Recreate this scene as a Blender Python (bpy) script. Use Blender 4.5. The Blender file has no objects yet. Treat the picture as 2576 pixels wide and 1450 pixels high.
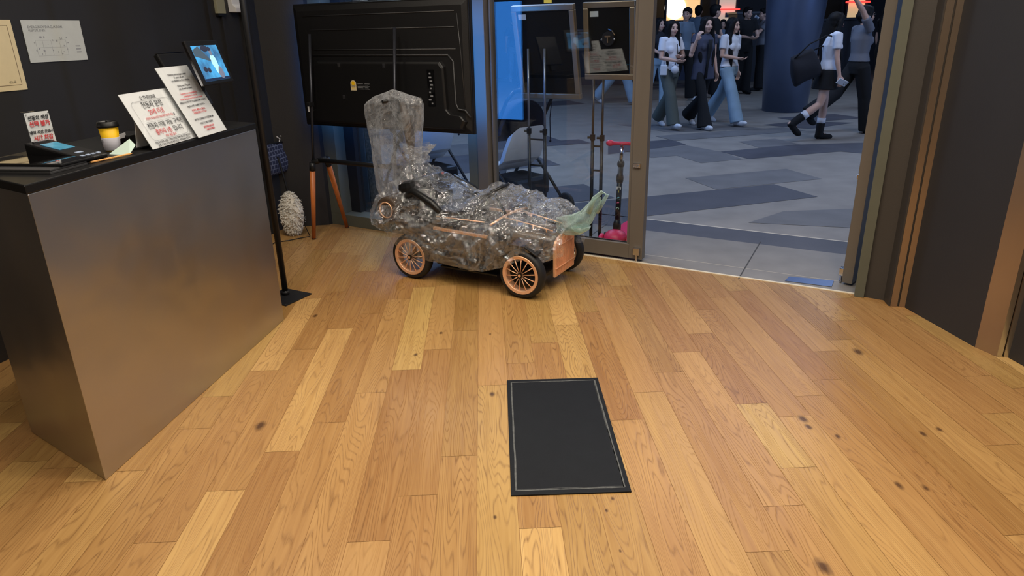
import bpy, bmesh, math, random
from mathutils import Vector, Matrix, Euler, noise
R = math.radians
sc = bpy.context.scene
COL = sc.collection
rnd = random.Random(7)

# ------------------------------------------------------------ camera
FOC, CX, CY, CAMH = 1730.0, 1288.0, 725.0, 1.5
_d = Vector((103., 4600., FOC)).normalized()
_z = Vector((0, 0, 1.)); FW = (_z - _z.dot(_d) * _d).normalized(); UPV = -_d; RT = _d.cross(FW)
def ray(px, py):
    v = Vector((px - CX, py - CY, FOC))
    return Vector((v.dot(RT), v.dot(FW), v.dot(UPV)))
def F(px, py, z=0.0):                       # point of the horizontal plane z seen at a pixel
    r = ray(px, py); t = (z - CAMH) / r.z
    return Vector((r.x * t, r.y * t, z))
cam_d = bpy.data.cameras.new('camera'); cam = bpy.data.objects.new('camera', cam_d); COL.objects.link(cam)
cam_d.sensor_width = 36; cam_d.lens = FOC / 2576 * 36; cam_d.clip_end = 200
ex = Vector((RT[0], FW[0], UPV[0])); ey = -Vector((RT[1], FW[1], UPV[1])); ez = -Vector((RT[2], FW[2], UPV[2]))
m = Matrix((ex, ey, ez)).transposed().to_4x4(); m.translation = (0, 0, CAMH); cam.matrix_world = m
sc.camera = cam

# ------------------------------------------------------------ world, lights, exposure
w = bpy.data.worlds.new('World'); sc.world = w; w.use_nodes = True
w.node_tree.nodes['Background'].inputs[0].default_value = (0.55, 0.65, 0.9, 1)
w.node_tree.nodes['Background'].inputs[1].default_value = 0.02
sc.view_settings.view_transform = 'Standard'; sc.view_settings.look = 'None'
sc.view_settings.gamma = 1; sc.view_settings.exposure = 0.0; sc.view_settings.use_curve_mapping = False
sc.cycles.use_denoising = True; sc.cycles.use_adaptive_sampling = True; sc.cycles.adaptive_threshold = 0.02
sc.cycles.max_bounces = 8; sc.cycles.transparent_max_bounces = 24
sc.cycles.sample_clamp_indirect = 4
CEIL = 3.1
SPOTS = [(-0.9, 0.6), (0.7, 0.6), (2.0, 0.9), (-0.9, 2.0), (0.7, 1.9), (1.6, 2.6), (-0.2, 3.0), (-1.0, 3.4), (0.5, 3.3), (-1.7, 4.3), (1.0, -1.0), (-1.0, -1.0), (-2.2, 1.0)]
SPOTW = [20, 24, 17, 13, 19, 10, 9, 9, 7, 5, 16, 16, 8]
WARM = (1.0, 0.87, 0.70)
for (x, y), pw in zip(SPOTS, SPOTW):
    l = bpy.data.lights.new('downlight_lamp', 'AREA'); l.shape = 'DISK'; l.size = 0.18; l.energy = pw * 0.82; l.color = WARM; l.spread = R(150)
    o = bpy.data.objects.new('downlight_lamp', l); COL.objects.link(o); o.location = (x, y, CEIL - 0.03)
def arealight(name, loc, size, sy, e, c, rot=(0, 0, 0)):
    l = bpy.data.lights.new(name, 'AREA'); l.shape = 'RECTANGLE'; l.size = size; l.size_y = sy; l.energy = e; l.color = c
    o = bpy.data.objects.new(name, l); COL.objects.link(o); o.location = loc; o.rotation_euler = rot; return o
for (x, y, sx, sy, rz, e) in [(0.3, 2.6, 2.2, .04, 0, 24), (-1.2, 3.0, .04, 2.0, 0, 16), (1.5, 1.2, .04, 2.4, 0, 20)]:     # unseen light strips added so the plastic film catches glints
    arealight('film_glint_light', (x, y, CEIL - .04), sx, sy, e, (1.0, 0.92, 0.82))
BLUE = (0.50, 0.66, 1.0)
arealight('pale_wall_fill', (-1.1, 7.6, 3.9), .5, .5, 45, (0.95, 1.0, 0.97), (R(-38), 0, R(-20)))  # added fill light for the pale wall block and stone pillar
arealight('mall_ceiling_lamp', (3.2, 9.0, 4.9), 3.0, 1.2, 105, BLUE)
arealight('mall_ceiling_lamp', (8.0, 13.5, 4.9), 4.0, 1.5, 120, BLUE)
arealight('mall_ceiling_lamp', (-1.0, 12.0, 4.9), 3.0, 2.0, 150, (0.32, 0.52, 1.0))
arealight('mall_ceiling_lamp', (-1.2, 7.6, 4.9), 2.0, 1.2, 120, (0.25, 0.46, 1.0))
arealight('mall_ceiling_lamp', (4.2, 6.6, 4.9), 1.6, 1.0, 54, (1.0, 0.93, 0.86))
arealight('column_streak_light', (10.5, 5.5, 2.4), 0.8, 3.6, 170, (0.3, 0.5, 1.0), (R(90), 0, R(38)))  # added blue light, out of view, that draws a streak on the column

# ------------------------------------------------------------ materials
def new_mat(name):
    m = bpy.data.materials.new(name); m.use_nodes = True
    nt = m.node_tree; b = nt.nodes['Principled BSDF']; return m, nt, b
def lin(c):
    return tuple((v / 255 / 12.92 if v / 255 <= 0.04045 else ((v / 255 + 0.055) / 1.055) ** 2.4) for v in c) + (1,)
def mat(name, col, rough=0.5, metal=0.0, spec=0.5, var=0.0, scale=20, bump=0.0, bscale=60, emit=None, es=0, coat=0, sheen=0, stretch=(1, 1, 1)):
    m, nt, b = new_mat(name)
    c = lin(col) if max(col) > 1 else tuple(col) + (1,)
    b.inputs['Base Color'].default_value = c; b.inputs['Roughness'].default_value = rough
    b.inputs['Metallic'].default_value = metal; b.inputs['Specular IOR Level'].default_value = spec
    b.inputs['Coat Weight'].default_value = coat; b.inputs['Sheen Weight'].default_value = sheen
    tc = nt.nodes.new('ShaderNodeTexCoord'); mp = nt.nodes.new('ShaderNodeMapping'); mp.inputs['Scale'].default_value = stretch
    nt.links.new(tc.outputs['Object'], mp.inputs['Vector'])
    if var > 0:
        n = nt.nodes.new('ShaderNodeTexNoise'); n.inputs['Scale'].default_value = scale; n.inputs['Detail'].default_value = 4
        nt.links.new(mp.outputs[0], n.inputs['Vector'])
        r = nt.nodes.new('ShaderNodeMapRange'); r.inputs['From Min'].default_value = 0.3; r.inputs['From Max'].default_value = 0.7
        r.inputs['To Min'].default_value = 1 - var; r.inputs['To Max'].default_value = 1 + var
        nt.links.new(n.outputs[0], r.inputs['Value'])
        mx = nt.nodes.new('ShaderNodeVectorMath'); mx.operation = 'SCALE'; mx.inputs[0].default_value = c[:3]
        nt.links.new(r.outputs[0], mx.inputs['Scale']); nt.links.new(mx.outputs[0], b.inputs['Base Color'])
    if bump > 0:
        n2 = nt.nodes.new('ShaderNodeTexNoise'); n2.inputs['Scale'].default_value = bscale; n2.inputs['Detail'].default_value = 3
        nt.links.new(mp.outputs[0], n2.inputs['Vector'])
        bp = nt.nodes.new('ShaderNodeBump'); bp.inputs['Strength'].default_value = bump; bp.inputs['Distance'].default_value = 0.01
        nt.links.new(n2.outputs[0], bp.inputs['Height']); nt.links.new(bp.outputs[0], b.inputs['Normal'])
    if emit:
        b.inputs['Emission Color'].default_value = lin(emit) if max(emit) > 1 else tuple(emit) + (1,)
        b.inputs['Emission Strength'].default_value = es
    return m
def film_mat(name, tint, milky, rough, bumps, lo=0.1, gloss=1.0, dcol=(0.75, 0.78, 0.82, 1), lines=1.3):
    """thin clear plastic: transparent + fresnel gloss + a little milky scatter"""
    m, nt, b = new_mat(name); nt.nodes.remove(b); N = nt.nodes; L = nt.links
    out = N['Material Output']
    tr = N.new('ShaderNodeBsdfTransparent'); tr.inputs[0].default_value = tint + (1,)
    gl = N.new('ShaderNodeBsdfGlossy'); gl.inputs['Roughness'].default_value = rough; gl.inputs['Color'].default_value = (gloss, gloss, gloss, 1)
    df = N.new('ShaderNodeBsdfDiffuse'); df.inputs[0].default_value = dcol
    tl = N.new('ShaderNodeBsdfTranslucent'); tl.inputs[0].default_value = dcol
    ad = N.new('ShaderNodeMixShader'); ad.inputs[0].default_value = 0.4
    L.new(df.outputs[0], ad.inputs[1]); L.new(tl.outputs[0], ad.inputs[2])
    fr = N.new('ShaderNodeLayerWeight'); fr.inputs['Blend'].default_value = 0.5
    tc = N.new('ShaderNodeTexCoord')
    nz = N.new('ShaderNodeTexNoise'); nz.inputs['Scale'].default_value = 6; nz.inputs['Detail'].default_value = 6; nz.inputs['Roughness'].default_value = 0.65; nz.inputs['Distortion'].default_value = 1.2
    L.new(tc.outputs['Object'], nz.inputs['Vector'])
    def mth(op, a_, b_=None, c_=None):
        n = N.new('ShaderNodeMath'); n.operation = op
        for i, v in enumerate((a_, b_, c_)):
            if v is None: continue
            if isinstance(v, (int, float)): n.inputs[i].default_value = v
            else: L.new(v, n.inputs[i])
        return n.outputs[0]
    # wrinkle lines: ridges of a distorted noise
    rd = mth('SUBTRACT', 1.0, mth('MULTIPLY', mth('ABSOLUTE', mth('SUBTRACT', nz.outputs[0], 0.5)), 14.0)); rd = mth('MAXIMUM', rd, 0.0)
    if bumps:
        n2 = N.new('ShaderNodeTexNoise'); n2.inputs['Scale'].default_value = 30; n2.inputs['Detail'].default_value = 2; n2.inputs['Distortion'].default_value = 1.5
        L.new(tc.outputs['Object'], n2.inputs['Vector'])
        hgt = mth('ADD', mth('ABSOLUTE', mth('SUBTRACT', n2.outputs[0], 0.5)), mth('MULTIPLY', nz.outputs[0], 1.2))
        bp = N.new('ShaderNodeBump'); bp.inputs['Strength'].default_value = bumps; bp.inputs['Distance'].default_value = 0.03
        L.new(hgt, bp.inputs['Height']); L.new(bp.outputs[0], gl.inputs['Normal']); L.new(bp.outputs[0], fr.inputs['Normal'])
    f2 = mth('POWER', fr.outputs['Facing'], 2.5); f4 = mth('POWER', fr.outputs['Facing'], 5.0)
    sm = mth('MULTIPLY', mth('ADD', mth('ADD', 0.35, mth('MULTIPLY', rd, lines)), mth('MULTIPLY', f2, 5.0)), milky)
    m1 = N.new('ShaderNodeMixShader'); L.new(sm, m1.inputs[0]); L.new(tr.outputs[0], m1.inputs[1]); L.new(ad.outputs[0], m1.inputs[2])
    fm = mth('MULTIPLY_ADD', f4, 0.6, lo)
    m2 = N.new('ShaderNodeMixShader'); L.new(fm, m2.inputs[0]); L.new(m1.outputs[0], m2.inputs[1]); L.new(gl.outputs[0], m2.inputs[2])
    L.new(m2.outputs[0], out.inputs[0])
    return m
def glass_mat(name, tint=(0.93, 0.96, 0.97), lo=0.0, k=1.9):
    m, nt, b = new_mat(name); nt.nodes.remove(b); N = nt.nodes; L = nt.links
    tr = N.new('ShaderNodeBsdfTransparent'); tr.inputs[0].default_value = tint + (1,)
    gl = N.new('ShaderNodeBsdfGlossy'); gl.inputs['Roughness'].default_value = 0.0
    fr = N.new('ShaderNodeFresnel'); geo = N.new('ShaderNodeNewGeometry'); io = N.new('ShaderNodeMapRange'); io.inputs['To Min'].default_value = 1.5; io.inputs['To Max'].default_value = 1 / 1.5
    L.new(geo.outputs['Backfacing'], io.inputs['Value']); L.new(io.outputs[0], fr.inputs[0])
    ml = N.new('ShaderNodeMath'); ml.operation = 'MULTIPLY'; ml.inputs[1].default_value = k
    L.new(fr.outputs[0], ml.inputs[0])
    mx = N.new('ShaderNodeMixShader'); L.new(ml.outputs[0], mx.inputs[0]); L.new(tr.outputs[0], mx.inputs[1]); L.new(gl.outputs[0], mx.inputs[2])
    L.new(mx.outputs[0], N['Material Output'].inputs[0]); return m

M = {}
M['black'] = mat('black_plastic', (15, 15, 17), 0.45)
M['board_black'] = mat('board_black', (12, 12, 13), 0.8, spec=0.15)
M['black_gloss'] = mat('black_gloss', (10, 10, 12), 0.08)
M['black_metal'] = mat('black_metal', (34, 35, 38), 0.4, 0.3, bump=0.05, bscale=200)
M['black_rubber'] = mat('rubber', (20, 20, 21), 0.6, bump=0.15, bscale=120)
M['tv_shell'] = mat('tv_shell', (17, 17, 19), 0.5, bump=0.1, bscale=300)
M['white_paper'] = mat('white_paper', (243, 243, 246), 0.5, var=0.02)
M['white_plastic'] = mat('white_plastic', (225, 226, 228), 0.35)
M['cream'] = mat('cream_paper', (222, 205, 165), 0.6, var=0.03)
M['greypaper'] = mat('grey_paper', (196, 200, 198), 0.6, var=0.03)
M['ink'] = mat('black_ink', (28, 28, 34), 0.6)
M['redink'] = mat('red_ink', (196, 60, 66), 0.6)
M['greyink'] = mat('grey_ink', (130, 132, 136), 0.6)
M['wall'] = mat('charcoal_paint', (39, 38, 39), 0.55, var=0.06, scale=3, bump=0.05, bscale=150)
M['wall_warm'] = mat('charcoal_paint_warm', (58, 54, 50), 0.55, var=0.05, scale=3, bump=0.05, bscale=150)
M['ceiling'] = mat('dark_ceiling', (48, 47, 46), 0.8)
M['frame'] = mat('bronze_metal', (108, 101, 92), 0.45, 0.2, var=0.05, scale=8, stretch=(1, 1, 0.1))
M['frame_green'] = mat('grey_green_metal', (96, 98, 86), 0.5, 0.2, var=0.05, scale=5)
M['strip'] = mat('bright_bronze', (178, 160, 142), 0.3, 0.9, var=0.12, scale=3, stretch=(1, 1, 0.4))
M['chrome'] = mat('chrome', (200, 200, 205), 0.15, 1.0)
M['glass'] = glass_mat('pane_glass')
M['acrylic'] = glass_mat('acrylic', (0.97, 0.98, 0.98), 0, 1.2)
M['copper'] = mat('rose_gold', (246, 196, 156), 0.35, 0.55, var=0.08, scale=30)
M['carbody'] = mat('car_grey_paint', (62, 62, 64), 0.3, coat=0.6)
M['carblack'] = mat('car_black_vinyl', (18, 18, 19), 0.4, bump=0.1, bscale=90)
M['brown'] = mat('brown_vinyl', (74, 62, 52), 0.4)
M['film'] = film_mat('clear_film', (0.98, 0.985, 0.99), 0.075, 0.07, 0.3, lo=0.14, lines=3.0)
M['film_bag'] = film_mat('cloudy_film', (0.95, 0.96, 0.97), 0.25, 0.14, 0.3, lo=0.07, lines=1.0)
M['greenbag'] = film_mat('green_bag', (0.78, 0.92, 0.87), 0.6, 0.25, 0.2, lo=0.05, dcol=(0.62, 0.78, 0.73, 1), lines=.3)
M['oak'] = mat('turned_oak', (190, 108, 52), 0.4, var=0.2, scale=12, stretch=(3, 3, 0.4))
M['skin'] = mat('skin', (212, 170, 148), 0.55, var=0.04, scale=10)
M['hair'] = mat('dark_hair', (15, 13, 13), 0.65, spec=.25, var=0.3, scale=60, stretch=(6, 6, 0.5), bump=0.2, bscale=80)
M['tee_white'] = mat('white_cotton', (222, 224, 230), 0.8, bump=0.3, bscale=14)
M['tee_blue'] = mat('blue_grey_cotton', (112, 132, 152), 0.85, bump=0.3, bscale=14)
M['tee_grey'] = mat('grey_cotton', (112, 114, 122), 0.85, bump=0.3, bscale=14)
M['blazer'] = mat('navy_blazer', (62, 66, 84), 0.85, bump=0.2, bscale=20)
M['cloth_black'] = mat('black_cloth', (16, 16, 18), 0.9, bump=0.2, bscale=16)
M['cloth_dark'] = mat('dark_cloth', (30, 31, 38), 0.9, bump=0.2, bscale=16)
M['olive'] = mat('olive_cotton', (84, 90, 84), 0.85, bump=0.35, bscale=12)
M['denim'] = mat('light_denim', (142, 168, 186), 0.85, var=0.15, scale=5, bump=0.3, bscale=12)
M['shoe_white'] = mat('white_shoe', (215, 218, 222), 0.5)
M['lip'] = mat('lip', (150, 84, 84), 0.5)
M['eye'] = mat('eye', (24, 20, 20), 0.3)
M['pink'] = mat('pink_plastic', (226, 52, 100), 0.4)
M['canvas'] = mat('navy_canvas', (28, 34, 52), 0.85, bump=0.2, bscale=60)
M['seatcloth'] = mat('pale_liner', (228, 234, 240), 0.8, bump=0.35, bscale=14)
M['fur'] = mat('cream_fleece', (222, 218, 208), 0.95, var=0.12, scale=40, sheen=0.4)
M['yellow'] = mat('yellow_card', (250, 200, 20), 0.5)
M['mint'] = mat('mint_paper', (200, 222, 212), 0.6)
M['pencil'] = mat('pencil_wood', (220, 160, 90), 0.5)
M['pebble'] = mat('grey_fleece', (110, 112, 114), 0.9, bump=0.3, bscale=20)

# ------------------------------------------------------------ helpers
def link(o): COL.objects.link(o); return o
def setp(o, label=None, cat=None, group=None, kind=None):
    if label: o['label'] = label
    if cat: o['category'] = cat
    if group: o['group'] = group
    if kind: o['kind'] = kind
    return o
def thing(name, label, cat, loc=(0, 0, 0), rz=0, group=None, rot=None):
    o = bpy.data.objects.new(name, None); link(o); o.location = loc; o.rotation_euler = rot if rot else (0, 0, rz)
    o.empty_display_size = 0.1
    return setp(o, label, cat, group)
def copy_tree(o, parent=None):
    c = o.copy(); COL.objects.link(c); c.parent = parent
    for ch in list(o.children): copy_tree(ch, c)
    return c
class MB:
    def __init__(s): s.bm = bmesh.new()
    def quad(s, *pts):
        s.bm.faces.new([s.bm.verts.new(p) for p in pts]); return s
    def box(s, c, d, rot=None, bevel=0, mtx=None):
        mt = Matrix.Translation(c) @ (Euler(rot).to_matrix().to_4x4() if rot else Matrix()) @ Matrix.Diagonal((d[0], d[1], d[2], 1))
        if mtx: mt = mtx @ mt
        r = bmesh.ops.create_cube(s.bm, size=1, matrix=mt)
        if bevel:
            es = list({e for v in r['verts'] for e in v.link_edges})
            bmesh.ops.bevel(s.bm, geom=es, offset=bevel, segments=2, affect='EDGES', profile=0.6)
        return s
    def b2(s, a, b, bevel=0):
        return s.box([(a[i] + b[i]) / 2 for i in range(3)], [abs(b[i] - a[i]) for i in range(3)], bevel=bevel)
    def cyl(s, a, b, r1, r2=None, n=20, caps=True):
        a, b = Vector(a), Vector(b); r2 = r1 if r2 is None else r2
        q = (b - a).to_track_quat('Z', 'Y').to_matrix().to_4x4()
        bmesh.ops.create_cone(s.bm, cap_ends=caps, segments=n, radius1=r1, radius2=r2, depth=(b - a).length, matrix=Matrix.Translation((a + b) / 2) @ q)
        return s
    def ball(s, c, r, u=16, v=10, rot=None):
        rr = r if hasattr(r, '__len__') else (r, r, r)
        mt = Matrix.Translation(c) @ (Euler(rot).to_matrix().to_4x4() if rot else Matrix()) @ Matrix.Diagonal((*rr, 1))
        bmesh.ops.create_uvsphere(s.bm, u_segments=u, v_segments=v, radius=1, matrix=mt); return s
    def loft(s, rings, closed=True, caps=True):
        vs = [[s.bm.verts.new(p) for p in r] for r in rings]; n = len(vs[0])
        for a, b in zip(vs[:-1], vs[1:]):
            for i in range(n if closed else n - 1):
                j = (i + 1) % n
                s.bm.faces.new((a[i], a[j], b[j], b[i]))
        if caps and closed:
            s.bm.faces.new(vs[0][::-1]); s.bm.faces.new(vs[-1])
        return s
    def tube(s, pts, r, n=10, caps=True):
        pts = [Vector(p) for p in pts]; rs = r if hasattr(r, '__len__') else [r] * len(pts)
        rings = []; up = None
        for i, p in enumerate(pts):
            t = (pts[min(i + 1, len(pts) - 1)] - pts[max(i - 1, 0)]).normalized()
            if up is None: up = t.orthogonal().normalized()
            up = (up - up.dot(t) * t).normalized(); sd = t.cross(up)
            q = rs[i]; q = q if hasattr(q, '__len__') else (q, q)
            rings.append([p + up * math.cos(2 * math.pi * k / n) * q[0] + sd * math.sin(2 * math.pi * k / n) * q[1] for k in range(n)])
        return s.loft(rings, True, caps)
    def prism(s, poly, z0, z1):
        return s.loft([[(p[0], p[1], z0) for p in poly], [(p[0], p[1], z1) for p in poly]])
    def torus(s, c, R1, r, axis='Y', n=48, k=10, arc=2 * math.pi):
        full = abs(arc - 2 * math.pi) < 1e-4
        rings = []
        for i in range(n if full else n + 1):
            a = arc * i / n; ring = []
            for j in range(k):
                b = 2 * math.pi * j / k; rr = R1 + r * math.cos(b); h = r * math.sin(b)
                if axis == 'Y': p = (rr * math.cos(a), h, rr * math.sin(a))
                elif axis == 'X': p = (h, rr * math.cos(a), rr * math.sin(a))
                else: p = (rr * math.cos(a), rr * math.sin(a), h)
                ring.append(Vector(p) + Vector(c))
            rings.append(ring)
        if full: rings.append(rings[0])
        s.loft(rings, True, not full)
        if full: bmesh.ops.remove_doubles(s.bm, verts=s.bm.verts[:], dist=1e-6)
        return s
    def done(s, name, mt, parent=None, smooth=False, bevel=0, mods=None, label=None, solid=0):
        bmesh.ops.recalc_face_normals(s.bm, faces=s.bm.faces[:])
        me = bpy.data.meshes.new(name); s.bm.to_mesh(me); s.bm.free()
        for x in (mt if isinstance(mt, (list, tuple)) else [mt]): me.materials.append(x)
        if smooth:
            me.polygons.foreach_set('use_smooth', [True] * len(me.polygons))
        o = bpy.data.objects.new(name, me); link(o)
        if parent: o.parent = parent
        if bevel:
            b = o.modifiers.new('bevel', 'BEVEL'); b.width = bevel; b.segments = 2; b.limit_method = 'ANGLE'
        if solid:
            b = o.modifiers.new('solid', 'SOLIDIFY'); b.thickness = solid
        if label: o['label'] = label
        return o
def struct(name, mb, mt, **k):
    o = mb.done(name, mt, **k); o['kind'] = 'structure'; return o
def text_mesh(lines, mt, parent, name='lettering', mtx=None, depth=0.0004):
    """lines: (string, x, y, size) centred at x, in the local XY plane"""
    bm = bmesh.new()
    for (t, x, y, s, *al) in lines:
        cu = bpy.data.curves.new('t', 'FONT'); cu.body = t; cu.size = s; cu.align_x = al[0] if al else 'CENTER'; cu.align_y = 'CENTER'; cu.resolution_u = 2
        cu.extrude = depth / 2
        if len(al) > 1: cu.offset = al[1]
        to = bpy.data.objects.new('t', cu); link(to); to.location = (x, y, 0)
        dg = bpy.context.evaluated_depsgraph_get()
        me = bpy.data.meshes.new_from_object(to.evaluated_get(dg)); me.transform(Matrix.Translation((x, y, 0)))
        bm.from_mesh(me); bpy.data.objects.remove(to); bpy.data.curves.remove(cu); bpy.data.meshes.remove(me)
    if mtx: bmesh.ops.transform(bm, matrix=mtx, verts=bm.verts[:])
    me = bpy.data.meshes.new(name); bm.to_mesh(me); bm.free(); me.materials.append(mt)
    o = bpy.data.objects.new(name, me); link(o); o.parent = parent; return o
# frame of the glazed front: s runs along it to the right, n outwards
FO = Vector((.508, 4.628, 0)); FU = Vector((.8682, -.4962, 0)); FN = Vector((.4962, .8682, 0)); FA = math.atan2(-.4962, .8682)
def P(s, n, z=0): return FO + FU * s + FN * n + Vector((0, 0, z))
def PN(px, py, n):                           # point of the vertical plane n seen at a pixel
    r = ray(px, py); t = (n + FO.dot(FN)) / (r.x * FN.x + r.y * FN.y); return Vector((r.x * t, r.y * t, CAMH + r.z * t))
FM = Matrix.Translation(FO) @ Matrix.Rotation(FA, 4, 'Z')

# ------------------------------------------------------------ oak plank floor
PA = R(2.0); PW = 0.136; PX0 = -0.068
def wood_mat():
    m, nt, b = new_mat('oak_planks'); N = nt.nodes; L = nt.links
    tc = N.new('ShaderNodeTexCoord'); at = N.new('ShaderNodeAttribute'); at.attribute_name = 'plank'
    sp = N.new('ShaderNodeSeparateColor'); L.new(at.outputs['Color'], sp.inputs[0])
    off = N.new('ShaderNodeCombineXYZ'); 
    mu = N.new('ShaderNodeMath'); mu.operation = 'MULTIPLY'; mu.inputs[1].default_value = 57.0; L.new(sp.outputs[1], mu.inputs[0])
    mu2 = N.new('ShaderNodeMath'); mu2.operation = 'MULTIPLY'; mu2.inputs[1].default_value = 23.0; L.new(sp.outputs[1], mu2.inputs[0])
    L.new(mu.outputs[0], off.inputs[1]); L.new(mu2.outputs[0], off.inputs[2])
    ad = N.new('ShaderNodeVectorMath'); ad.operation = 'ADD'; L.new(tc.outputs['Object'], ad.inputs[0]); L.new(off.outputs[0], ad.inputs[1])
    def mapn(scale):
        q = N.new('ShaderNodeVectorMath'); q.operation = 'MULTIPLY'; q.inputs[1].default_value = scale; L.new(ad.outputs[0], q.inputs[0]); return q
    def noise_(scale, det, src, rough=0.5):
        n = N.new('ShaderNodeTexNoise'); n.inputs['Scale'].default_value = scale; n.inputs['Detail'].default_value = det; n.inputs['Roughness'].default_value = rough
        L.new(src.outputs[0], n.inputs['Vector']); return n
    def math(op, a, b_=None, c=None):
        n = N.new('ShaderNodeMath'); n.operation = op
        for i, v in enumerate((a, b_, c)):
            if v is None: continue
            if isinstance(v, (int, float)): n.inputs[i].default_value = v
            else: L.new(v, n.inputs[i])
        return n.outputs[0]
    # cathedral figure: contour lines of a stretched noise
    fig = noise_(1.0, 1.5, mapn((9.0, 0.8, 1)), 0.5)
    v = math('MULTIPLY', fig.outputs[0], 34.0)
    v = math('FRACT', v)
    v = math('ABSOLUTE', math('SUBTRACT', v, 0.5))            # 0 .. .5
    ring = N.new('ShaderNodeMapRange'); ring.inputs['From Min'].default_value = 0.0; ring.inputs['From Max'].default_value = 0.2
    ring.inputs['To Min'].default_value = 1.0; ring.inputs['To Max'].default_value = 0.0; L.new(v, ring.inputs['Value'])
    pore = noise_(1.0, 3, mapn((260, 9, 1)), 0.6)
    pr = N.new('ShaderNodeMapRange'); pr.inputs['From Min'].default_value = 0.42; pr.inputs['From Max'].default_value = 0.62; L.new(pore.outputs[0], pr.inputs['Value'])
    fine = noise_(1.0, 4, mapn((70, 2.2, 1)), 0.6)
    ringp = math('MULTIPLY', ring.outputs[0], math('MULTIPLY_ADD', pr.outputs[0], 0.6, 0.4))
    big = noise_(1.0, 2, mapn((5, 1.2, 1)))
    amt = noise_(1.0, 1, mapn((1.2, 0.25, 1)))
    am = N.new('ShaderNodeMapRange'); am.inputs['From Min'].default_value = 0.35; am.inputs['From Max'].default_value = 0.65; am.inputs['To Min'].default_value = 0.28; am.inputs['To Max'].default_value = 0.8
    L.new(amt.outputs[0], am.inputs['Value'])
    base = N.new('ShaderNodeValToRGB'); e = base.color_ramp.elements
    e[0].position = 0.0; e[0].color = lin((148, 108, 60)); e[1].position = 1.0; e[1].color = lin((222, 190, 128))
    k = e.new(0.45); k.color = lin((181, 143, 86)); k = e.new(0.7); k.color = lin((198, 162, 100))
    t = math('ADD', sp.outputs[0], math('MULTIPLY', math('SUBTRACT', big.outputs[0], 0.5), 0.35))
    t = math('ADD', t, math('MULTIPLY', math('SUBTRACT', fine.outputs[0], 0.5), 0.55))
    L.new(t, base.inputs[0])
    hs = N.new('ShaderNodeHueSaturation'); L.new(base.outputs[0], hs.inputs['Color'])
    L.new(math('MULTIPLY_ADD', sp.outputs[2], 0.010, 0.495), hs.inputs['Hue'])
    mx = N.new('ShaderNodeMix'); mx.data_type = 'RGBA'; L.new(math('MULTIPLY', ringp, am.outputs[0]), mx.inputs[0]); L.new(hs.outputs[0], mx.inputs[6]); mx.inputs[7].default_value = lin((108, 72, 38))
    cur = mx.outputs[2]
    # knots
    kn = None
    for (kx, ky, rr) in KNOTS:
        d = N.new('ShaderNodeVectorMath'); d.operation = 'SUBTRACT'; L.new(tc.outputs['Object'], d.inputs[0]); d.inputs[1].default_value = (kx, ky, 0)
        s = N.new('ShaderNodeVectorMath'); s.operation = 'MULTIPLY'; L.new(d.outputs[0], s.inputs[0]); s.inputs[1].default_value = (1 / rr, 0.55 / rr, 0)
        ln = N.new('ShaderNodeVectorMath'); ln.operation = 'LENGTH'; L.new(s.outputs[0], ln.inputs[0])
        kn = ln.outputs['Value'] if kn is None else math('MINIMUM', kn, ln.outputs['Value'])
    kn = math('ADD', kn, math('MULTIPLY', math('SUBTRACT', noise_(30, 3, ad).outputs[0], 0.5), 1.0))
    kr = N.new('ShaderNodeMapRange'); kr.inputs['From Min'].default_value = 0.4; kr.inputs['From Max'].default_value = 1.3; kr.inputs['To Min'].default_value = 0.85; kr.inputs['To Max'].default_value = 0.0
    L.new(kn, kr.inputs['Value'])
    m3 = N.new('ShaderNodeMix'); m3.data_type = 'RGBA'; L.new(kr.outputs[0], m3.inputs[0]); L.new(cur, m3.inputs[6]); m3.inputs[7].default_value = lin((62, 34, 15))
    L.new(m3.outputs[2], b.inputs['Base Color'])
    L.new(math('MULTIPLY_ADD', fine.outputs[0], 0.22, 0.27), b.inputs['Roughness'])
    b.inputs['Specular IOR Level'].default_value = 0.45
    bp = N.new('ShaderNodeBump'); bp.inputs['Strength'].default_value = 0.25; bp.inputs['Distance'].default_value = 0.002
    L.new(math('MULTIPLY', ringp, -1.0), bp.inputs['Height']); L.new(bp.outputs[0], b.inputs['Normal'])
    return m
ca, sa = math.cos(PA), math.sin(PA)
def toP(p): return (p[0] * ca + p[1] * sa, -p[0] * sa + p[1] * ca)
KNOTS = []
for (x, y, r) in [(2158, 885, .020), (2020, 1055, .016), (2035, 1075, .012), (2262, 1222, .012), (2322, 1092, .010), (2363, 1081, .010), (2107, 1098, .009), (2072, 1428, .020),
                  (655, 1072, .020), (793, 795, .012), (1245, 1302, .006), (1238, 993, .012), (1526, 1285, .005), (1541, 1255, .006), (1046, 893, .010), (1109, 838, .010), (1233, 841, .006), (1560, 1387, .004), (2330, 1229, .010)]:
    q = toP(F(x, y)); KNOTS.append((q[0], q[1], r))
JO = [(1175, 832), (1110, 879), (859, 827), (1023, 931), (931, 989), (825, 1064), (729, 1136), (1151, 1148), (1055, 1247), (927, 1363), (1236, 970), (1308, 914), (1361, 863), (1357, 1329), (1424, 818), (937, 789),
      (1634, 987), (1576, 1057), (1675, 937), (1728, 886), (1757, 840), (1558, 720), (1511, 749), (1458, 786), (1429, 817), (1804, 749), (1892, 1016), (1998, 1048), (1951, 1274), (2045, 996), (1933, 1388), (2010, 1177), (2121, 855), (2097, 955), (1775, 779), (1412, 1327),
      (2117, 856), (2076, 953), (2041, 994), (2000, 1048), (2011, 1179), (2471, 946), (2515, 1040), (2521, 1120), (1953, 1388), (2550, 1347), (1953, 1271),
      (208, 1213), (567, 1235), (389, 1366), (666, 933), (531, 999), (715, 1136), (465, 1080)]
rows = {}
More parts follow.
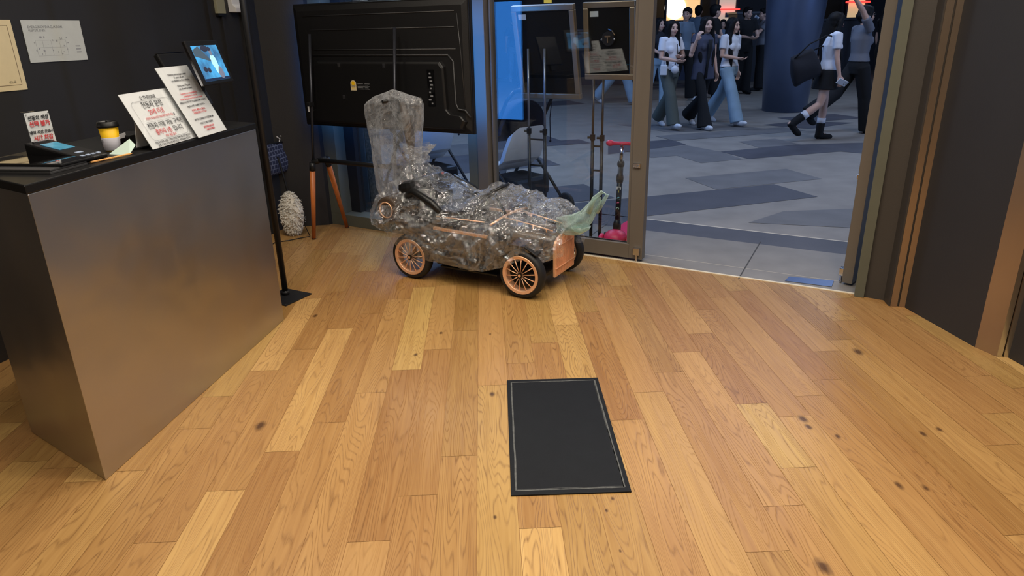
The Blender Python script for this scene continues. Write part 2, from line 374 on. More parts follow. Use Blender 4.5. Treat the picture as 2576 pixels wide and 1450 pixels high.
for p in JO:
    q = toP(F(*p)); k = math.floor((q[0] - PX0) / PW); L_ = rows.setdefault(k, [])
    if all(abs(q[1] - v) > 0.12 for v in L_): L_.append(q[1])
TONES = []
for (x, y, t) in [(560, 1300, .92), (860, 880, .85), (650, 1290, .3), (1360, 1400, .95), (1040, 1000, .25), (930, 1100, .5), (1100, 1000, .32), (880, 1050, .62), (1160, 950, .36), (1240, 1100, .72), (1010, 1400, .42), (1360, 1290, .5),
                  (1640, 800, .15), (1600, 730, .3), (1780, 900, .22), (1850, 1000, .25), (1900, 930, .38), (2030, 800, .22), (1700, 760, .62), (1860, 1110, .4), (1960, 1100, .85), (1760, 1000, .7), (2350, 900, .7), (2300, 1000, .55), (2480, 1000, .3),
                  (2000, 1200, .7), (1600, 850, .55), (1520, 820, .35), (1650, 1200, .75), (1500, 850, .3), (2200, 1300, .85), (2080, 1150, .8), (1530, 1150, .8), (820, 1000, .35), (620, 1000, .45), (1010, 850, .3), (1070, 860, .65), (1250, 850, .72), (1180, 1250, .5),
                  (200, 1210, .9), (300, 1350, .5), (1440, 770, .2), (1405, 780, .3), (690, 925, .85), (1060, 740, .85), (1340, 850, .55), (1120, 780, .6), (1430, 740, .9), (560, 1100, .5), (1240, 1400, .75), (1720, 1350, .6), (1850, 1350, .7)]:
    q = toP(F(x, y)); TONES.append((math.floor((q[0] - PX0) / PW), q[1], t))
KN = 38
bm = bmesh.new(); cl = bm.loops.layers.color.new('plank')
for k in range(-36, 26):
    js = sorted(rows.get(k, [])); rr = random.Random(k * 31 + 5)
    ends = []
    y = (js[0] if js else -3.5 + rr.random() * 1.2)
    while y > -3.6: ends.append(y); y -= 1.0 + rr.random() * 0.9
    for a, b in zip(js, js[1:]):
        n = max(0, int((b - a) / 1.9)); ends += [a + (b - a) * (i + 1) / (n + 1) for i in range(n)] + [b]
    y = (js[-1] if js else ends[0])
    while y < 9: y += 0.7 + rr.random() * 0.8; ends.append(y)
    ends = sorted(set(ends))
    for a, b in zip(ends, ends[1:]):
        x0 = PX0 + k * PW; tone = max(0.1, min(0.9, rr.gauss(0.5, 0.15)))
        for (tk, ty, tt) in TONES:
            if tk == k and a < ty < b: tone = tt
        g = 0.0008
        f = bm.faces.new([bm.verts.new(v) for v in ((x0 + g, a + g, 0), (x0 + PW - g, a + g, 0), (x0 + PW - g, b - g, 0), (x0 + g, b - g, 0))])
        tone = .5 + (tone - .5) * .66; c = (tone, rr.random(), rr.random(), 1)
        for l in f.loops: l[cl] = c
bm.verts.ensure_lookup_table()
x0 = PX0 - 36 * PW; x1 = PX0 + 26 * PW
f = bm.faces.new([bm.verts.new(v) for v in ((x0, -3.6, -.0012), (x1, -3.6, -.0012), (x1, 9, -.0012), (x0, 9, -.0012))])
for l in f.loops: l[cl] = (-.6, .5, .5, 1)
inv = Matrix.Rotation(-PA, 3, 'Z')
bmesh.ops.bisect_plane(bm, geom=bm.verts[:] + bm.edges[:] + bm.faces[:], plane_co=inv @ P(0, 0.005), plane_no=inv @ FN, clear_outer=True)
# colour layer lives in linear space
me = bpy.data.meshes.new('floor'); bm.to_mesh(me); bm.free(); me.materials.append(wood_mat())
fl = link(bpy.data.objects.new('floor', me)); fl.rotation_euler = (0, 0, PA); fl['kind'] = 'structure'

# ------------------------------------------------------------ mall floor
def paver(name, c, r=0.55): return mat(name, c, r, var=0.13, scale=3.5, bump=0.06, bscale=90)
pv = [paver('paver_light', (136, 130, 122)), paver('paver_mid', (106, 104, 103)), paver('paver_dark', (74, 74, 80)), paver('sill_tile', (126, 121, 114), 0.5), mat('tile_joint', (62, 60, 58), 0.8), mat('sill_line_step_highlight', (196, 186, 168), 0.6)]
bm = bmesh.new()
def poly(pts, mi, z=0.0):
    f = bm.faces.new([bm.verts.new((p[0], p[1], z)) for p in pts]); f.material_index = mi
    if f.normal.z < 0: f.normal_flip()
poly([P(-14, .005), P(18, .005), P(18, 24), P(-14, 24)], 0, -.002)
poly([P(-3, 0), P(2.2, 0), P(2.2, .78), P(-3, .78)], 3, 0.0)
poly([P(-3, .78), P(5, .78), P(5, 1.1), P(-3, 1.1)], 2, -.0005)
poly([P(-3, 1.1), P(5, 1.1), P(5, 1.12), P(-3, 1.12)], 5, 0.0)  # highlight along the step edge, painted as a pale strip
poly([P(-3, .185), P(2.2, .185), P(2.2, .190), P(-3, .190)], 5, .0006)
jt = F(1913, 609); jb = F(1858, 702); 
def strip(a, b, wd, mi, z):
    d = (b - a).normalized(); q = Vector((-d.y, d.x, 0)) * wd / 2; poly([a - q, b - q, b + q, a + q], mi, z)
strip(jb, jt, .008, 4, .001); d_ = jt - jb
for k in (-2.4, -1.2): strip(jb + FU * k, jt + FU * k, .008, 4, .001)
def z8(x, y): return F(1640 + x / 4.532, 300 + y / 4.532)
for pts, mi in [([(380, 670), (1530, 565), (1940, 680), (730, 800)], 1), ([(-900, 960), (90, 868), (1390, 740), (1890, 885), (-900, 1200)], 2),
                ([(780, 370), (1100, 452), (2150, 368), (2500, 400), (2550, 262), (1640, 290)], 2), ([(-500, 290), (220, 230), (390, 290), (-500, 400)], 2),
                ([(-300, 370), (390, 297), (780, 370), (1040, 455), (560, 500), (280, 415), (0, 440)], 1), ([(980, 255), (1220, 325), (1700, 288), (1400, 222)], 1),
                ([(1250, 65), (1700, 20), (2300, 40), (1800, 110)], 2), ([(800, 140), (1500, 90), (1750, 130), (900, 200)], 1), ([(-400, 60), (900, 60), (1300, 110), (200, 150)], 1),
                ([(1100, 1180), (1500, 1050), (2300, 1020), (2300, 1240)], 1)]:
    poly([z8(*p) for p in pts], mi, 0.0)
rr = random.Random(3); e1 = Vector((1.2, .39, 0)); e2 = Vector((.18, -.52, 0))
for i in range(46):
    o_ = Vector((rr.uniform(-7, 12), rr.uniform(8.8, 20), 0)) if i > 12 else Vector((rr.uniform(-4.5, .2), rr.uniform(6.6, 9), 0))
    a = rr.uniform(.6, 1.3); b = rr.uniform(.7, 1.6); poly([o_, o_ + e1 * a, o_ + e1 * a + e2 * b, o_ + e2 * b], rr.choice([1, 2, 2]), .0005 + i * 2e-5)
me = bpy.data.meshes.new('floor_mall'); bm.to_mesh(me); bm.free()
for x in pv: me.materials.append(x)
o = link(bpy.data.objects.new('floor_mall', me)); o['kind'] = 'structure'
# steel floor plate of the door closer
pa, pb, pc, pd = F(1985, 697), F(2098, 708), F(2092, 723), F(1974, 708)
mb = MB(); mb.loft([[(p.x, p.y, z) for p in (pa, pb, pc, pd)] for z in (.0012, .004)])
setp(mb.done('floor_plate', mat('steel_plate', (120, 135, 165), 0.3, 0.9), bevel=.001), 'bluish steel cover plate set in the grey sill tile of the open doorway', 'floor plate')
mb = MB(); s0, s1 = -.72, 1.75
mb.loft([[P(s, n, z) for s, n in ((s0, -.012), (s1, -.012), (s1, .006), (s0, .006))] for z in (0, .004)])
struct('trim_1', mb, mat('pale_edge', (226, 212, 184), 0.5))

# ------------------------------------------------------------ shop walls
H = CEIL
def wall(name, pts, mt, th=.1, z0=0, z1=H):
    """vertical slab whose visible face follows pts; thickness to the left of the travel direction"""
    pts = [Vector((p[0], p[1], 0)) for p in pts]; nr = []
    for a, b in zip(pts, pts[1:]):
        d = (b - a).normalized(); nr.append(Vector((-d.y, d.x, 0)))
    back = []
    for i, p in enumerate(pts):
        n = nr[0] if i == 0 else nr[-1] if i == len(pts) - 1 else (nr[i - 1] + nr[i]).normalized() / max(.5, (nr[i - 1] + nr[i]).normalized().dot(nr[i]))
        back.append(p + n * th)
    mb = MB(); ring = pts + back[::-1]
    for a, b, c, d in zip(pts, pts[1:], back[1:], back):
        mb.loft([[(q.x, q.y, z) for q in (a, b, c, d)] for z in (z0, z1)])
    return struct(name, mb, mt)
LW = Vector((-1.92, 5.33, 0)); LD = Vector((.2711, .9625, 0)); LN = Vector((-.9625, .2711, 0))
def LP(t, z, off=0): p = LW + LD * t - LN * off; return Vector((p.x, p.y, z))     # off: into the room
la = LP(-8.8, 0); lb = LP(.21, 0)
wall('wall_left', [la, lb], M['wall'])
wall('wall_back_left', [lb, (-1.673, 5.567), (-1.518, 5.597), P(-2.21, .05)], M['wall'])
for i, (t, wd) in enumerate([(-.33, .025), (-.2, .02), (.02, .02)]):
    p = LP(t, H / 2, .008); mb = MB(); mb.box((0, 0, 0), (.016, wd, H - .01), mtx=Matrix.Translation(p) @ Matrix.Rotation(math.atan2(LD.y, LD.x) - R(90), 4, 'Z'))
    struct('trim_%d' % (10 + i), mb, M['wall'])
wall('wall_right', [P(1.776, -.03), (2.129, 3.653), (2.115, 3.569)], M['wall_warm'])
wall('wall_right_front', [(2.191, 3.541), (2.253, 3.024)], M['wall'])
wall('wall_right_side', [(2.335, 2.905), (2.36, 2.70), (2.6, .8), (2.7, -3.5)], M['wall'])
def vstrip(name, a, b, mt, split=True, th=.05):
    a = Vector((*a, 0)); b = Vector((*b, 0)); d = b - a; mb = MB(); n = Vector((-d.y, d.x, 0)).normalized() * th
    for u0, u1 in (((0, .46), (.6, 1)) if split else ((0, 1),)):
        q = [a + d * u0, a + d * u1, a + d * u1 + n, a + d * u0 + n]; mb.loft([[(v.x, v.y, z) for v in q] for z in (0, H)])
    if split:
        pass
    o = struct(name, mb, mt); 
    if split:
        mb = MB(); q = [a + d * .44 + n * .3, a + d * .62 + n * .3, a + d * .62 + n, a + d * .44 + n]; mb.loft([[(v.x, v.y, z) for v in q] for z in (0, H)]); struct(name + '1', mb, M['black'])
vstrip('trim_2', (2.121, 3.562), (2.191, 3.541), M['strip'])
vstrip('trim_3', (2.253, 3.024), (2.287, 2.916), M['strip'], False)
vstrip('trim_4', (2.287, 2.916), (2.335, 2.905), M['chrome'])
wall('wall_back', [(2.7, -3.4), (-4.4, -3.4)], mat('back_wall', (82, 78, 72), 0.7), th=.1)
mb = MB(); mb.b2((-5.2, -3.6, H), (3.2, 3.0, H + .1)); mb.loft([[(p.x, p.y, z) for p in (Vector((-5.2, 3.0, 0)), Vector((3.2, 3.0, 0)), P(2.6, 0), P(-4.6, 0))] for z in (H, H + .1)]); struct('ceiling', mb, M['ceiling'])
# header over the glazed front
mb = MB(); mb.b2((-4, -.1, 2.32), (4, .12, 5.2)); o = struct('wall_front', mb, M['wall_warm']); o.matrix_world = FM
mb = MB(); mb.b2((1.78, -.02, 0), (6, .1, 2.32)); o = struct('wall_front_right', mb, M['wall']); o.matrix_world = FM
mb = MB(); mb.b2((-6, .06, 0), (-2.24, .16, 2.32)); o = struct('wall_front_left', mb, M['wall']); o.matrix_world = FM

# ------------------------------------------------------------ glazed front
def fr_(name, boxes, mt, parent=None, bevel=.002, kind=True):
    mb = MB()
    for a, b in boxes: mb.b2(a, b)
    o = mb.done(name, mt, parent, bevel=bevel)
    if parent is None: o.matrix_world = FM
    if kind and parent is None: o['kind'] = 'structure'
    return o
fr_('window_1', [((-2.24, -.13, 0), (-.92, .02, .095)), ((-2.24, -.13, .095), (-2.11, .05, 2.32)), ((-.915, -.02, 0), (-.835, .07, 2.32))], M['frame_green'])
wn = bpy.data.objects['window_1']
o = fr_('window_bar', [((-2.11, -.02, .095), (-2.01, .05, 2.32))], M['black_metal'], wn)
o = fr_('pane', [((-2.01, .02, .095), (-.915, .028, 2.32))], M['glass'], wn)
fr_('trim_5', [((-.83, -.03, 0), (-.742, .09, 2.32))], M['frame'])
fr_('trim_6', [((1.738, -.05, 0), (1.79, .10, 2.32))], M['frame_green'])
def leaf(name, mtx, handle=True):
    r = fr_(name, [((0, -.03, .015), (.012, .03, 2.28)), ((1.06, -.03, .015), (1.155, .03, 2.28)), ((.012, -.03, .015), (1.06, .03, .115)), ((.012, -.03, 2.18), (1.06, .03, 2.28)), ((1.038, -.018, .115), (1.06, .018, 2.18))], M['frame'], None)
    r.matrix_world = mtx
    mb = MB(); mb.b2((.012, -.005, .115), (1.038, .005, 2.18)); g = mb.done('pane', M['glass'], r)
    mb = MB(); mb.b2((.02, -.012, .108), (1.05, .012, .118)); mb.done('glazing_bead', M['chrome'], r, label='bright glazing bead')
    mb = MB()
    if handle:
        mb.box((1.05, .075, 1.12), (.028, .028, 1.6), bevel=.006); mb.box((1.05, .045, .40), (.02, .06, .02)); mb.box((1.05, .045, 1.8), (.02, .06, .02)); mb.done('pull_handle', M['frame'], r)
    mb = MB(); mb.box((1.095, -.036, .655), (.05, .016, .03), bevel=.003).ball((1.105, -.045, .655), .006); mb.done('lock', M['chrome'], r)
    mb = MB(); mb.box((1.12, -.042, .075), (.045, .03, .05), bevel=.004).cyl((1.12, -.045, .002), (1.12, -.045, .09), .008); mb.done('floor_bolt', M['chrome'], r)
    return r
leaf('door_1', FM @ Matrix.Translation((-.732, .05, 0)))
# right leaf stands open outwards, its free stile towards the room
a2 = Vector((2.03, 3.90, 0)); dd = Vector((.66, .75, 0)).normalized()
r2 = leaf('door_2', Matrix.Translation(a2 + dd * 1.155) @ Matrix.Rotation(math.atan2(-dd.y, -dd.x), 4, 'Z'), False)

# ------------------------------------------------------------ the mall around
def wb(name, a, b, mt):
    mb = MB(); mb.b2(a, b); return struct(name, mb, mt)
mallw = mat('mall_wall', (40, 42, 48), 0.6, var=0.1, scale=1)
wb('wall_mall_far', (-16, 23.5, 0), (24, 23.8, 5), mallw)
wb('wall_mall_left', (-9.3, 7.4, 0), (-9, 23.5, 5), mallw)
wb('wall_mall_right', (20, 2, 0), (20.3, 23.5, 5), mallw)
mb = MB(); mb.loft([[(p.x, p.y, z) for p in (P(-14, .2), P(16, .2), P(16, 26), P(-14, 26))] for z in (5.2, 5.3)]); struct('ceiling_mall', mb, mat('mall_ceiling', (60, 60, 66), .8))
# pale wall block just outside the left window
o = fr_('wall_outside_left', [((-4.5, .42, 0), (-2.29, .62, 4))], mat('pale_stone', (128, 134, 130), 0.6, var=.06, scale=4))
mb = MB(); mb.prism([(x * .045, y * .045) for x, y in ((-1, -1), (1, -1), (1, 1), (-1, 1))], 0, 4)
o = mb.done('stone_pillar', mat('terrazzo', (150, 142, 124), 0.5, var=.5, scale=45)); o.location = P(-2.235, .47); o.rotation_euler.z = FA
setp(o, 'narrow speckled stone pillar outside the left window, seen under the television', 'pillar')
mb = MB(); c = F(1973, 291) ; c = Vector((5.08, 12.97, 0)); mb.cyl((0, 0, 0), (0, 0, 5.15), .385, .70, n=64)
o = mb.done('round_column', mat('column_metal', (122, 138, 170), 0.34, 0.75, var=.08, scale=2), smooth=True); o.location = c
me_ = o.data
for p_ in me_.polygons:
    if abs(p_.normal.z) > .9: p_.use_smooth = False
setp(o, 'thick dark blue glossy round column standing among the people in the mall', 'column')

# ------------------------------------------------------------ counter
CA, CB, CC, CD = Vector((-1.487, 2.098, 0)), Vector((-1.283, 3.563, 0)), Vector((-1.773, 3.86, 0)), Vector((-1.977, 2.439, 0))
ZT = 1.085
def steel():
    m, nt, b = new_mat('brushed_steel'); N = nt.nodes; L = nt.links
    b.inputs['Base Color'].default_value = (.50, .485, .47, 1); b.inputs['Metallic'].default_value = 1; b.inputs['Roughness'].default_value = .3
    tc = N.new('ShaderNodeTexCoord')
    mp = N.new('ShaderNodeMapping'); mp.inputs['Scale'].default_value = (2, 2, 400); L.new(tc.outputs['Object'], mp.inputs[0])
    n1 = N.new('ShaderNodeTexNoise'); n1.inputs['Scale'].default_value = 1.5; n1.inputs['Detail'].default_value = 3; L.new(mp.outputs[0], n1.inputs['Vector'])
    n2 = N.new('ShaderNodeTexNoise'); n2.inputs['Scale'].default_value = 3.2; n2.inputs['Detail'].default_value = 1.5; L.new(tc.outputs['Object'], n2.inputs['Vector'])
    r = N.new('ShaderNodeMapRange'); r.inputs['To Min'].default_value = .30; r.inputs['To Max'].default_value = .44; L.new(n2.outputs[0], r.inputs['Value']); L.new(r.outputs[0], b.inputs['Roughness'])
    b1 = N.new('ShaderNodeBump'); b1.inputs['Strength'].default_value = .12; b1.inputs['Distance'].default_value = .001; L.new(n1.outputs[0], b1.inputs['Height'])
    b2 = N.new('ShaderNodeBump'); b2.inputs['Strength'].default_value = .6; b2.inputs['Distance'].default_value = .03; L.new(n2.outputs[0], b2.inputs['Height']); L.new(b1.outputs[0], b2.inputs['Normal'])
    L.new(b2.outputs[0], b.inputs['Normal']); return m
M['steel'] = steel()
ct = thing('service_counter', 'brushed steel service counter with a black top on the left', 'counter')
mb = MB(); mb.prism([CA, CB, CC, CD], 0.0, ZT - .03); mb.done('steel_body', M['steel'], ct, bevel=.003)
ce = (CA + CB + CC + CD) / 4
mb = MB(); mb.prism([p + (p - ce).normalized() * .006 for p in (CA, CB, CC, CD)], ZT - .03, ZT); mb.done('worktop', mat('black_laminate', (19, 19, 20), .4, spec=.3), ct, bevel=.004)

def panel_thing(name, label, cat, c, yaw, tilt, w, h, group=None):
    """Empty whose local XY plane is the panel face (x along, y up, z to the viewer)"""
    D = Vector((math.cos(yaw), math.sin(yaw), 0)); B = Vector((-math.sin(yaw), math.cos(yaw), 0)); U = Vector((0, 0, 1)) * math.cos(tilt) + B * math.sin(tilt)
    Nn = D.cross(U); mtx = Matrix((D, U, Nn)).transposed().to_4x4(); mtx.translation = c
    o = bpy.data.objects.new(name, None); link(o); o.matrix_world = mtx; setp(o, label, cat, group); return o
def outline(mb, w, h, r, t, z, n=6):
    ring = []
    for cx, cy, a0 in ((w / 2 - r, h / 2 - r, 0), (-w / 2 + r, h / 2 - r, 90), (-w / 2 + r, -h / 2 + r, 180), (w / 2 - r, -h / 2 + r, 270)):
        for k in range(n + 1):
            a = R(a0 + 90 * k / n); ring.append((cx + r * math.cos(a), cy + r * math.sin(a), a))
    m_ = len(ring)
    for i in range(m_):
        a, b = ring[i], ring[(i + 1) % m_]
        if r > 0:
            ia = (a[0] - t * math.cos(a[2]), a[1] - t * math.sin(a[2])); ib = (b[0] - t * math.cos(b[2]), b[1] - t * math.sin(b[2]))
            mb.quad((a[0], a[1], z), (b[0], b[1], z), (ib[0], ib[1], z), (ia[0], ia[1], z))
    return mb
w_, h_ = .34, .236
s1 = panel_thing('counter_sign', 'landscape white notice on the counter edge with large black and red Korean lettering', 'sign', (-1.427, 2.898, 1.1935), R(84.7), R(24.9), w_, h_)
mb = MB(); mb.box((0, 0, -.002), (w_ - .006, h_ - .006, .001)); mb.done('paper', M['white_paper'], s1)
mb = MB(); mb.box((0, 0, -.0045), (w_, h_, .003)).box((0, 0, .0002), (w_, h_, .0022)); mb.box((0, -h_ / 2 + .0015, -.0105), (w_, .003, .015)); mb.done('acrylic_holder', M['acrylic'], s1)
mb = MB(); mb.loft([[(-.14, .03, -.006), (.14, .03, -.006), (.14, -.095, -.085), (-.14, -.095, -.085)], [(-.14, .032, -.0075), (.14, .032, -.0075), (.14, -.093, -.087), (-.14, -.093, -.087)]]); mb.done('back_stay', M['white_plastic'], s1)
zt = Matrix.Translation((0, 0, .0016))
text_mesh([('D.THRONE', 0, .088, .0215), ('전동차 운전', 0, .057, .03), ('전동차 이용 가능 구역은', .012, -.028, .0255), ('입니다', .075, -.057, .026), ('전동차의 실내 주행은 고객의 안전을 위해 서행 운전 바랍니다', .0, -.096, .0105, 'CENTER'), ('운행 중 파손 및 사고에 대한 책임은 이용자에게 있습니다', 0, -.108, .0105, 'CENTER')], M['ink'], s1, mtx=zt)
text_mesh([('20세 이상', 0, .026, .027), ('어린이 및 청소년은 보호자와 동승만 가능', 0, .003, .0115), ('플라자 1층', -.03, -.057, .026), ('외부 이용 불가', .0, -.078, .013)], M['redink'], s1, name='red_lettering', mtx=zt)
mb = MB(); outline(mb, .27, .165, .022, .0012, .0015); [v.co.__setitem__(1, v.co.y - .005) for v in mb.bm.verts]; mb.quad((-.12, -.011, .0015), (.12, -.011, .0015), (.12, -.0102, .0015), (-.12, -.0102, .0015)); mb.ball((.108, .003, .0012), (.004, .006, .0012)); mb.done('printed_border', M['greyink'], s1)
w_, h_ = .269, .328
s2 = panel_thing('counter_sign', 'tall white notice beside it with small English, Japanese and Chinese lines', 'sign', (-1.400, 3.168, 1.2345), R(85.2), R(25.5), w_, h_)
s2['label'] = 'portrait white notice nearest the tablet with small English, Japanese and Chinese lines'
mb = MB(); mb.box((0, 0, -.002), (w_ - .006, h_ - .006, .001)); mb.done('paper', M['white_paper'], s2)
mb = MB(); mb.box((0, 0, -.0045), (w_, h_, .003)).box((0, 0, .0002), (w_, h_, .0022)); mb.box((0, -h_ / 2 + .0015, -.0105), (w_, .003, .015)); mb.done('acrylic_holder', M['acrylic'], s2)
mb = MB(); mb.loft([[(-.1, .03, -.006), (.1, .03, -.006), (.1, -.135, -.12), (-.1, -.135, -.12)], [(-.1, .032, -.0075), (.1, .032, -.0075), (.1, -.133, -.122), (-.1, -.133, -.122)]]); mb.done('back_stay', M['white_plastic'], s2)
text_mesh([('Children and teenagers under', 0, .124, .0125), ('21 years old are', 0, .110, .0125), ('not allowed to drive vehicles.', 0, .096, .0125), ('Adults over 75kg are', .0, .072, .0125), ('not allowed to board.', 0, .058, .0125),
           ('20歳以下の子供や青少年は車両を運転できません', 0, -.003, .0105), ('75kg以上の成人は乗車できません', 0, -.023, .0105), ('20岁以下儿童和青少年不能驾驶车辆', 0, -.085, .0105), ('75公斤以上成人不能乘坐', 0, -.105, .0105)], M['ink'], s2, mtx=zt)
text_mesh([('Customers are responsible for', 0, .036, .0115), ('compensation in case of', 0, .024, .0115), ('damage during the use of the electric vehicle', 0, .012, .0105), ('使用中に破損した場合は', 0, -.043, .0105), ('お客様の責任となります', 0, -.056, .0105), ('使用过程中如有损坏', 0, -.124, .0105), ('由顾客负责赔偿', 0, -.137, .0105)], M['redink'], s2, name='red_lettering', mtx=zt)
# small upright sign on a black base
w_, h_ = .11, .155
s3 = panel_thing('table_sign', 'small upright white Korean notice on a black base beside the card terminal', 'sign', (-1.768, 2.662, 1.085 + .012 + .0775), R(72), R(2), w_, h_)
mb = MB(); mb.box((0, 0, -.002), (w_ - .01, h_ - .008, .001)); mb.done('paper', M['white_paper'], s3)
mb = MB(); mb.box((0, 0, -.007), (w_, h_, .008)).box((0, 0, .0005), (w_, h_, .002)); mb.done('acrylic_block', M['acrylic'], s3)
mb = MB(); mb.box((0.01, -h_ / 2 - .006, -.003), (.17, .012, .07), bevel=.003); mb.done('base', M['black_gloss'], s3)
text_mesh([('전동차 색상', 0, .052, .0175, 'CENTER', .0004), ('예약 시간 초과시', 0, .000, .0145, 'CENTER', .0004)], M['ink'], s3, mtx=zt)
text_mesh([('선택 불가', 0, .030, .0215, 'CENTER', .0006), ('시간 차감', 0, -.022, .0205, 'CENTER', .0006), ('환불 불가', 0, -.045, .0205, 'CENTER', .0006)], M['redink'], s3, name='red_lettering', mtx=zt)
mb = MB()
for x in (-.045, .045): mb.cyl((x, .067, 0), (x, .067, .003), .002, n=10)
mb.done('pin', M['chrome'], s3)

# card terminal
t = thing('card_terminal', 'black wedge shaped card payment terminal with a lit blue screen', 'card terminal', (-1.625, 2.555, ZT), R(-14))
mb = MB(); X0, X1, Y0, Y1 = -.125, .125, -.055, .055
mb.loft([[(x, Y0, z) for x, z in ((X0, .002), (X1, .002), (X1 + .004, .016), (X0, .066))], [(x, Y1, z) for x, z in ((X0, .002), (X1, .002), (X1 + .004, .016), (X0, .066))]])
mb.done('housing', M['black'], t, bevel=.006)
sl = math.atan2(-.05, .25); tm = Matrix.Translation((0, 0, .042)) @ Matrix.Rotation(-sl, 4, 'Y')
mb = MB(); mb.box((-.035, 0, .001), (.085, .07, .002), mtx=tm, bevel=.001); mb.done('screen', mat('terminal_screen', (60, 120, 140), .2, emit=(90, 165, 205), es=.3, var=.3, scale=25), t)
mb = MB()
for i in range(4):
    mb.box((.105, -.036 + .024 * i, .001), (.011, .016, .003), mtx=tm, bevel=.001)
mb.box((.065, -.01, .001), (.012, .03, .002), mtx=tm); mb.done('key', mat('key_grey', (150, 165, 190), .4), t)
mb = MB(); mb.box((-.105, -.0, .002), (.012, .07, .006), mtx=tm, bevel=.002); mb.done('card_slot', M['chrome'], t)
mb = MB(); mb.tube([(-.1, -.055, .02), (-.13, -.075, .008), (-.2, -.07, .006), (-.23, .02, .006)], .003); mb.done('cord', M['black'], t)
# glossy tablet and grey tray beneath it
t = thing('tablet', 'glossy black tablet lying flat at the near left end of the counter', 'tablet', (-1.655, 2.415, ZT + .0162), R(-9))
mb = MB(); mb.box((0, 0, .004), (.34, .16, .008), bevel=.003); mb.done('body', M['black'], t)
mb = MB(); mb.box((0, 0, .0086), (.325, .147, .0012)); mb.done('screen', mat('mirror_black', (6, 6, 7), .02, spec=1.0, coat=1), t)
t = thing('folder', 'dark grey folder lying under the glossy tablet on the counter', 'folder', (-1.665, 2.375, ZT), R(-9))
mb = MB(); mb.box((0, 0, .004), (.34, .17, .008), bevel=.002); mb.box((0, 0, .012), (.338, .168, .007), bevel=.002); mb.done('cover', mat('folder_grey', (56, 56, 58), .5), t)
# cup
t = thing('coffee_cup', 'yellow paper coffee cup with a black lid and a portrait sleeve', 'cup', (-1.562, 2.745, ZT), R(-65))
def lathe(pts, n=40):
    mb = MB(); mb.loft([[(r * math.cos(2 * math.pi * k / n), r * math.sin(2 * math.pi * k / n), z) for k in range(n)] for r, z in pts], True, True); return mb
lathe([(.026, 0), (.0272, .012), (.036, .098)]).done('cup_body', M['yellow'], t, smooth=True)
lathe([(.0275, .004), (.0292, .006), (.0333, .052), (.0322, .053)]).done('sleeve', mat('sleeve_lilac', (196, 196, 208), .6), t, smooth=True)
lathe([(.0375, .092), (.0395, .094), (.0395, .1), (.037, .104), (.036, .112), (.033, .114), (.033, .110), (.004, .110)]).done('lid', M['black'], t, smooth=True)
mb = MB(); mb.tube([(.012, .0, .112), (.02, .0, .118), (.026, 0, .114)], .003); mb.done('sip_tab', M['black'], t)
sp_ = t.children[1]
def oncup(a, z, r=.0325): return Vector((r * math.sin(a), -r * math.cos(a), z))
mb = MB()
mb.ball(oncup(-.25, .024, .0298), (.0085, .002, .011), rot=(0, 0, -.25)); mb.done('printed_face', mat('print_skin', (232, 188, 160), .6), sp_)
mb = MB(); mb.ball(oncup(-.25, .036, .0305), (.0115, .002, .008), rot=(0, 0, -.25)); mb.ball(oncup(-.55, .029, .0297), (.003, .002, .008), rot=(0, 0, -.55)); mb.done('printed_hair', M['ink'], sp_)
mb = MB(); mb.torus((0, 0, 0), .005, .0007, 'Y', 24, 6); mb.box((0, 0, 0), (.001, .001, .007), rot=(0, .6, 0)); o = mb.done('printed_logo', M['greyink'], sp_); o.location = oncup(.55, .042, .0330); o.rotation_euler.z = .55
# paper note, black card box, pencil, pen
mb = MB(); mb.loft([[(-.05, -.03, 0), (.05, -.03, 0), (.045, .012, .03), (-.0, .03, .05)], [(-.05, -.029, .001), (.05, -.029, .001), (.045, .013, .031), (-.0, .031, .051)]])
o = mb.done('paper_note', M['mint']); o.location = (-1.475, 2.672, ZT); o.rotation_euler.z = R(-20); setp(o, 'pale mint folded paper note leaning beside the coffee cup', 'note')
t = thing('card_box', 'low black box with a white printed tag behind the cup', 'box', (-1.585, 2.925, ZT), R(80))
mb = MB(); mb.box((0, 0, .022), (.13, .11, .044), bevel=.004); mb.done('body', M['black'], t)
mb = MB(); mb.box((-.085, -.035, .045), (.06, .002, .018), rot=(0, 0, .2)); mb.done('printed_tag', M['white_paper'], t)
a = Vector((-1.487, 2.455, ZT + .0045)); b = Vector((-1.432, 2.64, ZT + .0045))
mb = MB(); mb.cyl(a, b - (b - a) * .08, .0035, n=6).cyl(b - (b - a) * .08, b, .0035, .0008, n=6); setp(mb.done('pencil', M['pencil']), 'thin orange pencil lying along the front edge of the counter', 'pencil')
a = Vector((-1.497, 2.70, ZT + .005)); b = Vector((-1.447, 2.80, ZT + .005)); t = thing('pen', 'silver and black pen on the counter by the low black box', 'pen', a)
mb = MB(); mb.cyl((0, 0, 0), (b - a) * .7, .0045, n=12); mb.done('barrel', M['chrome'], t)
mb = MB(); mb.cyl((b - a) * .7, b - a, .005, .004, n=12); mb.done('cap', M['black'], t)

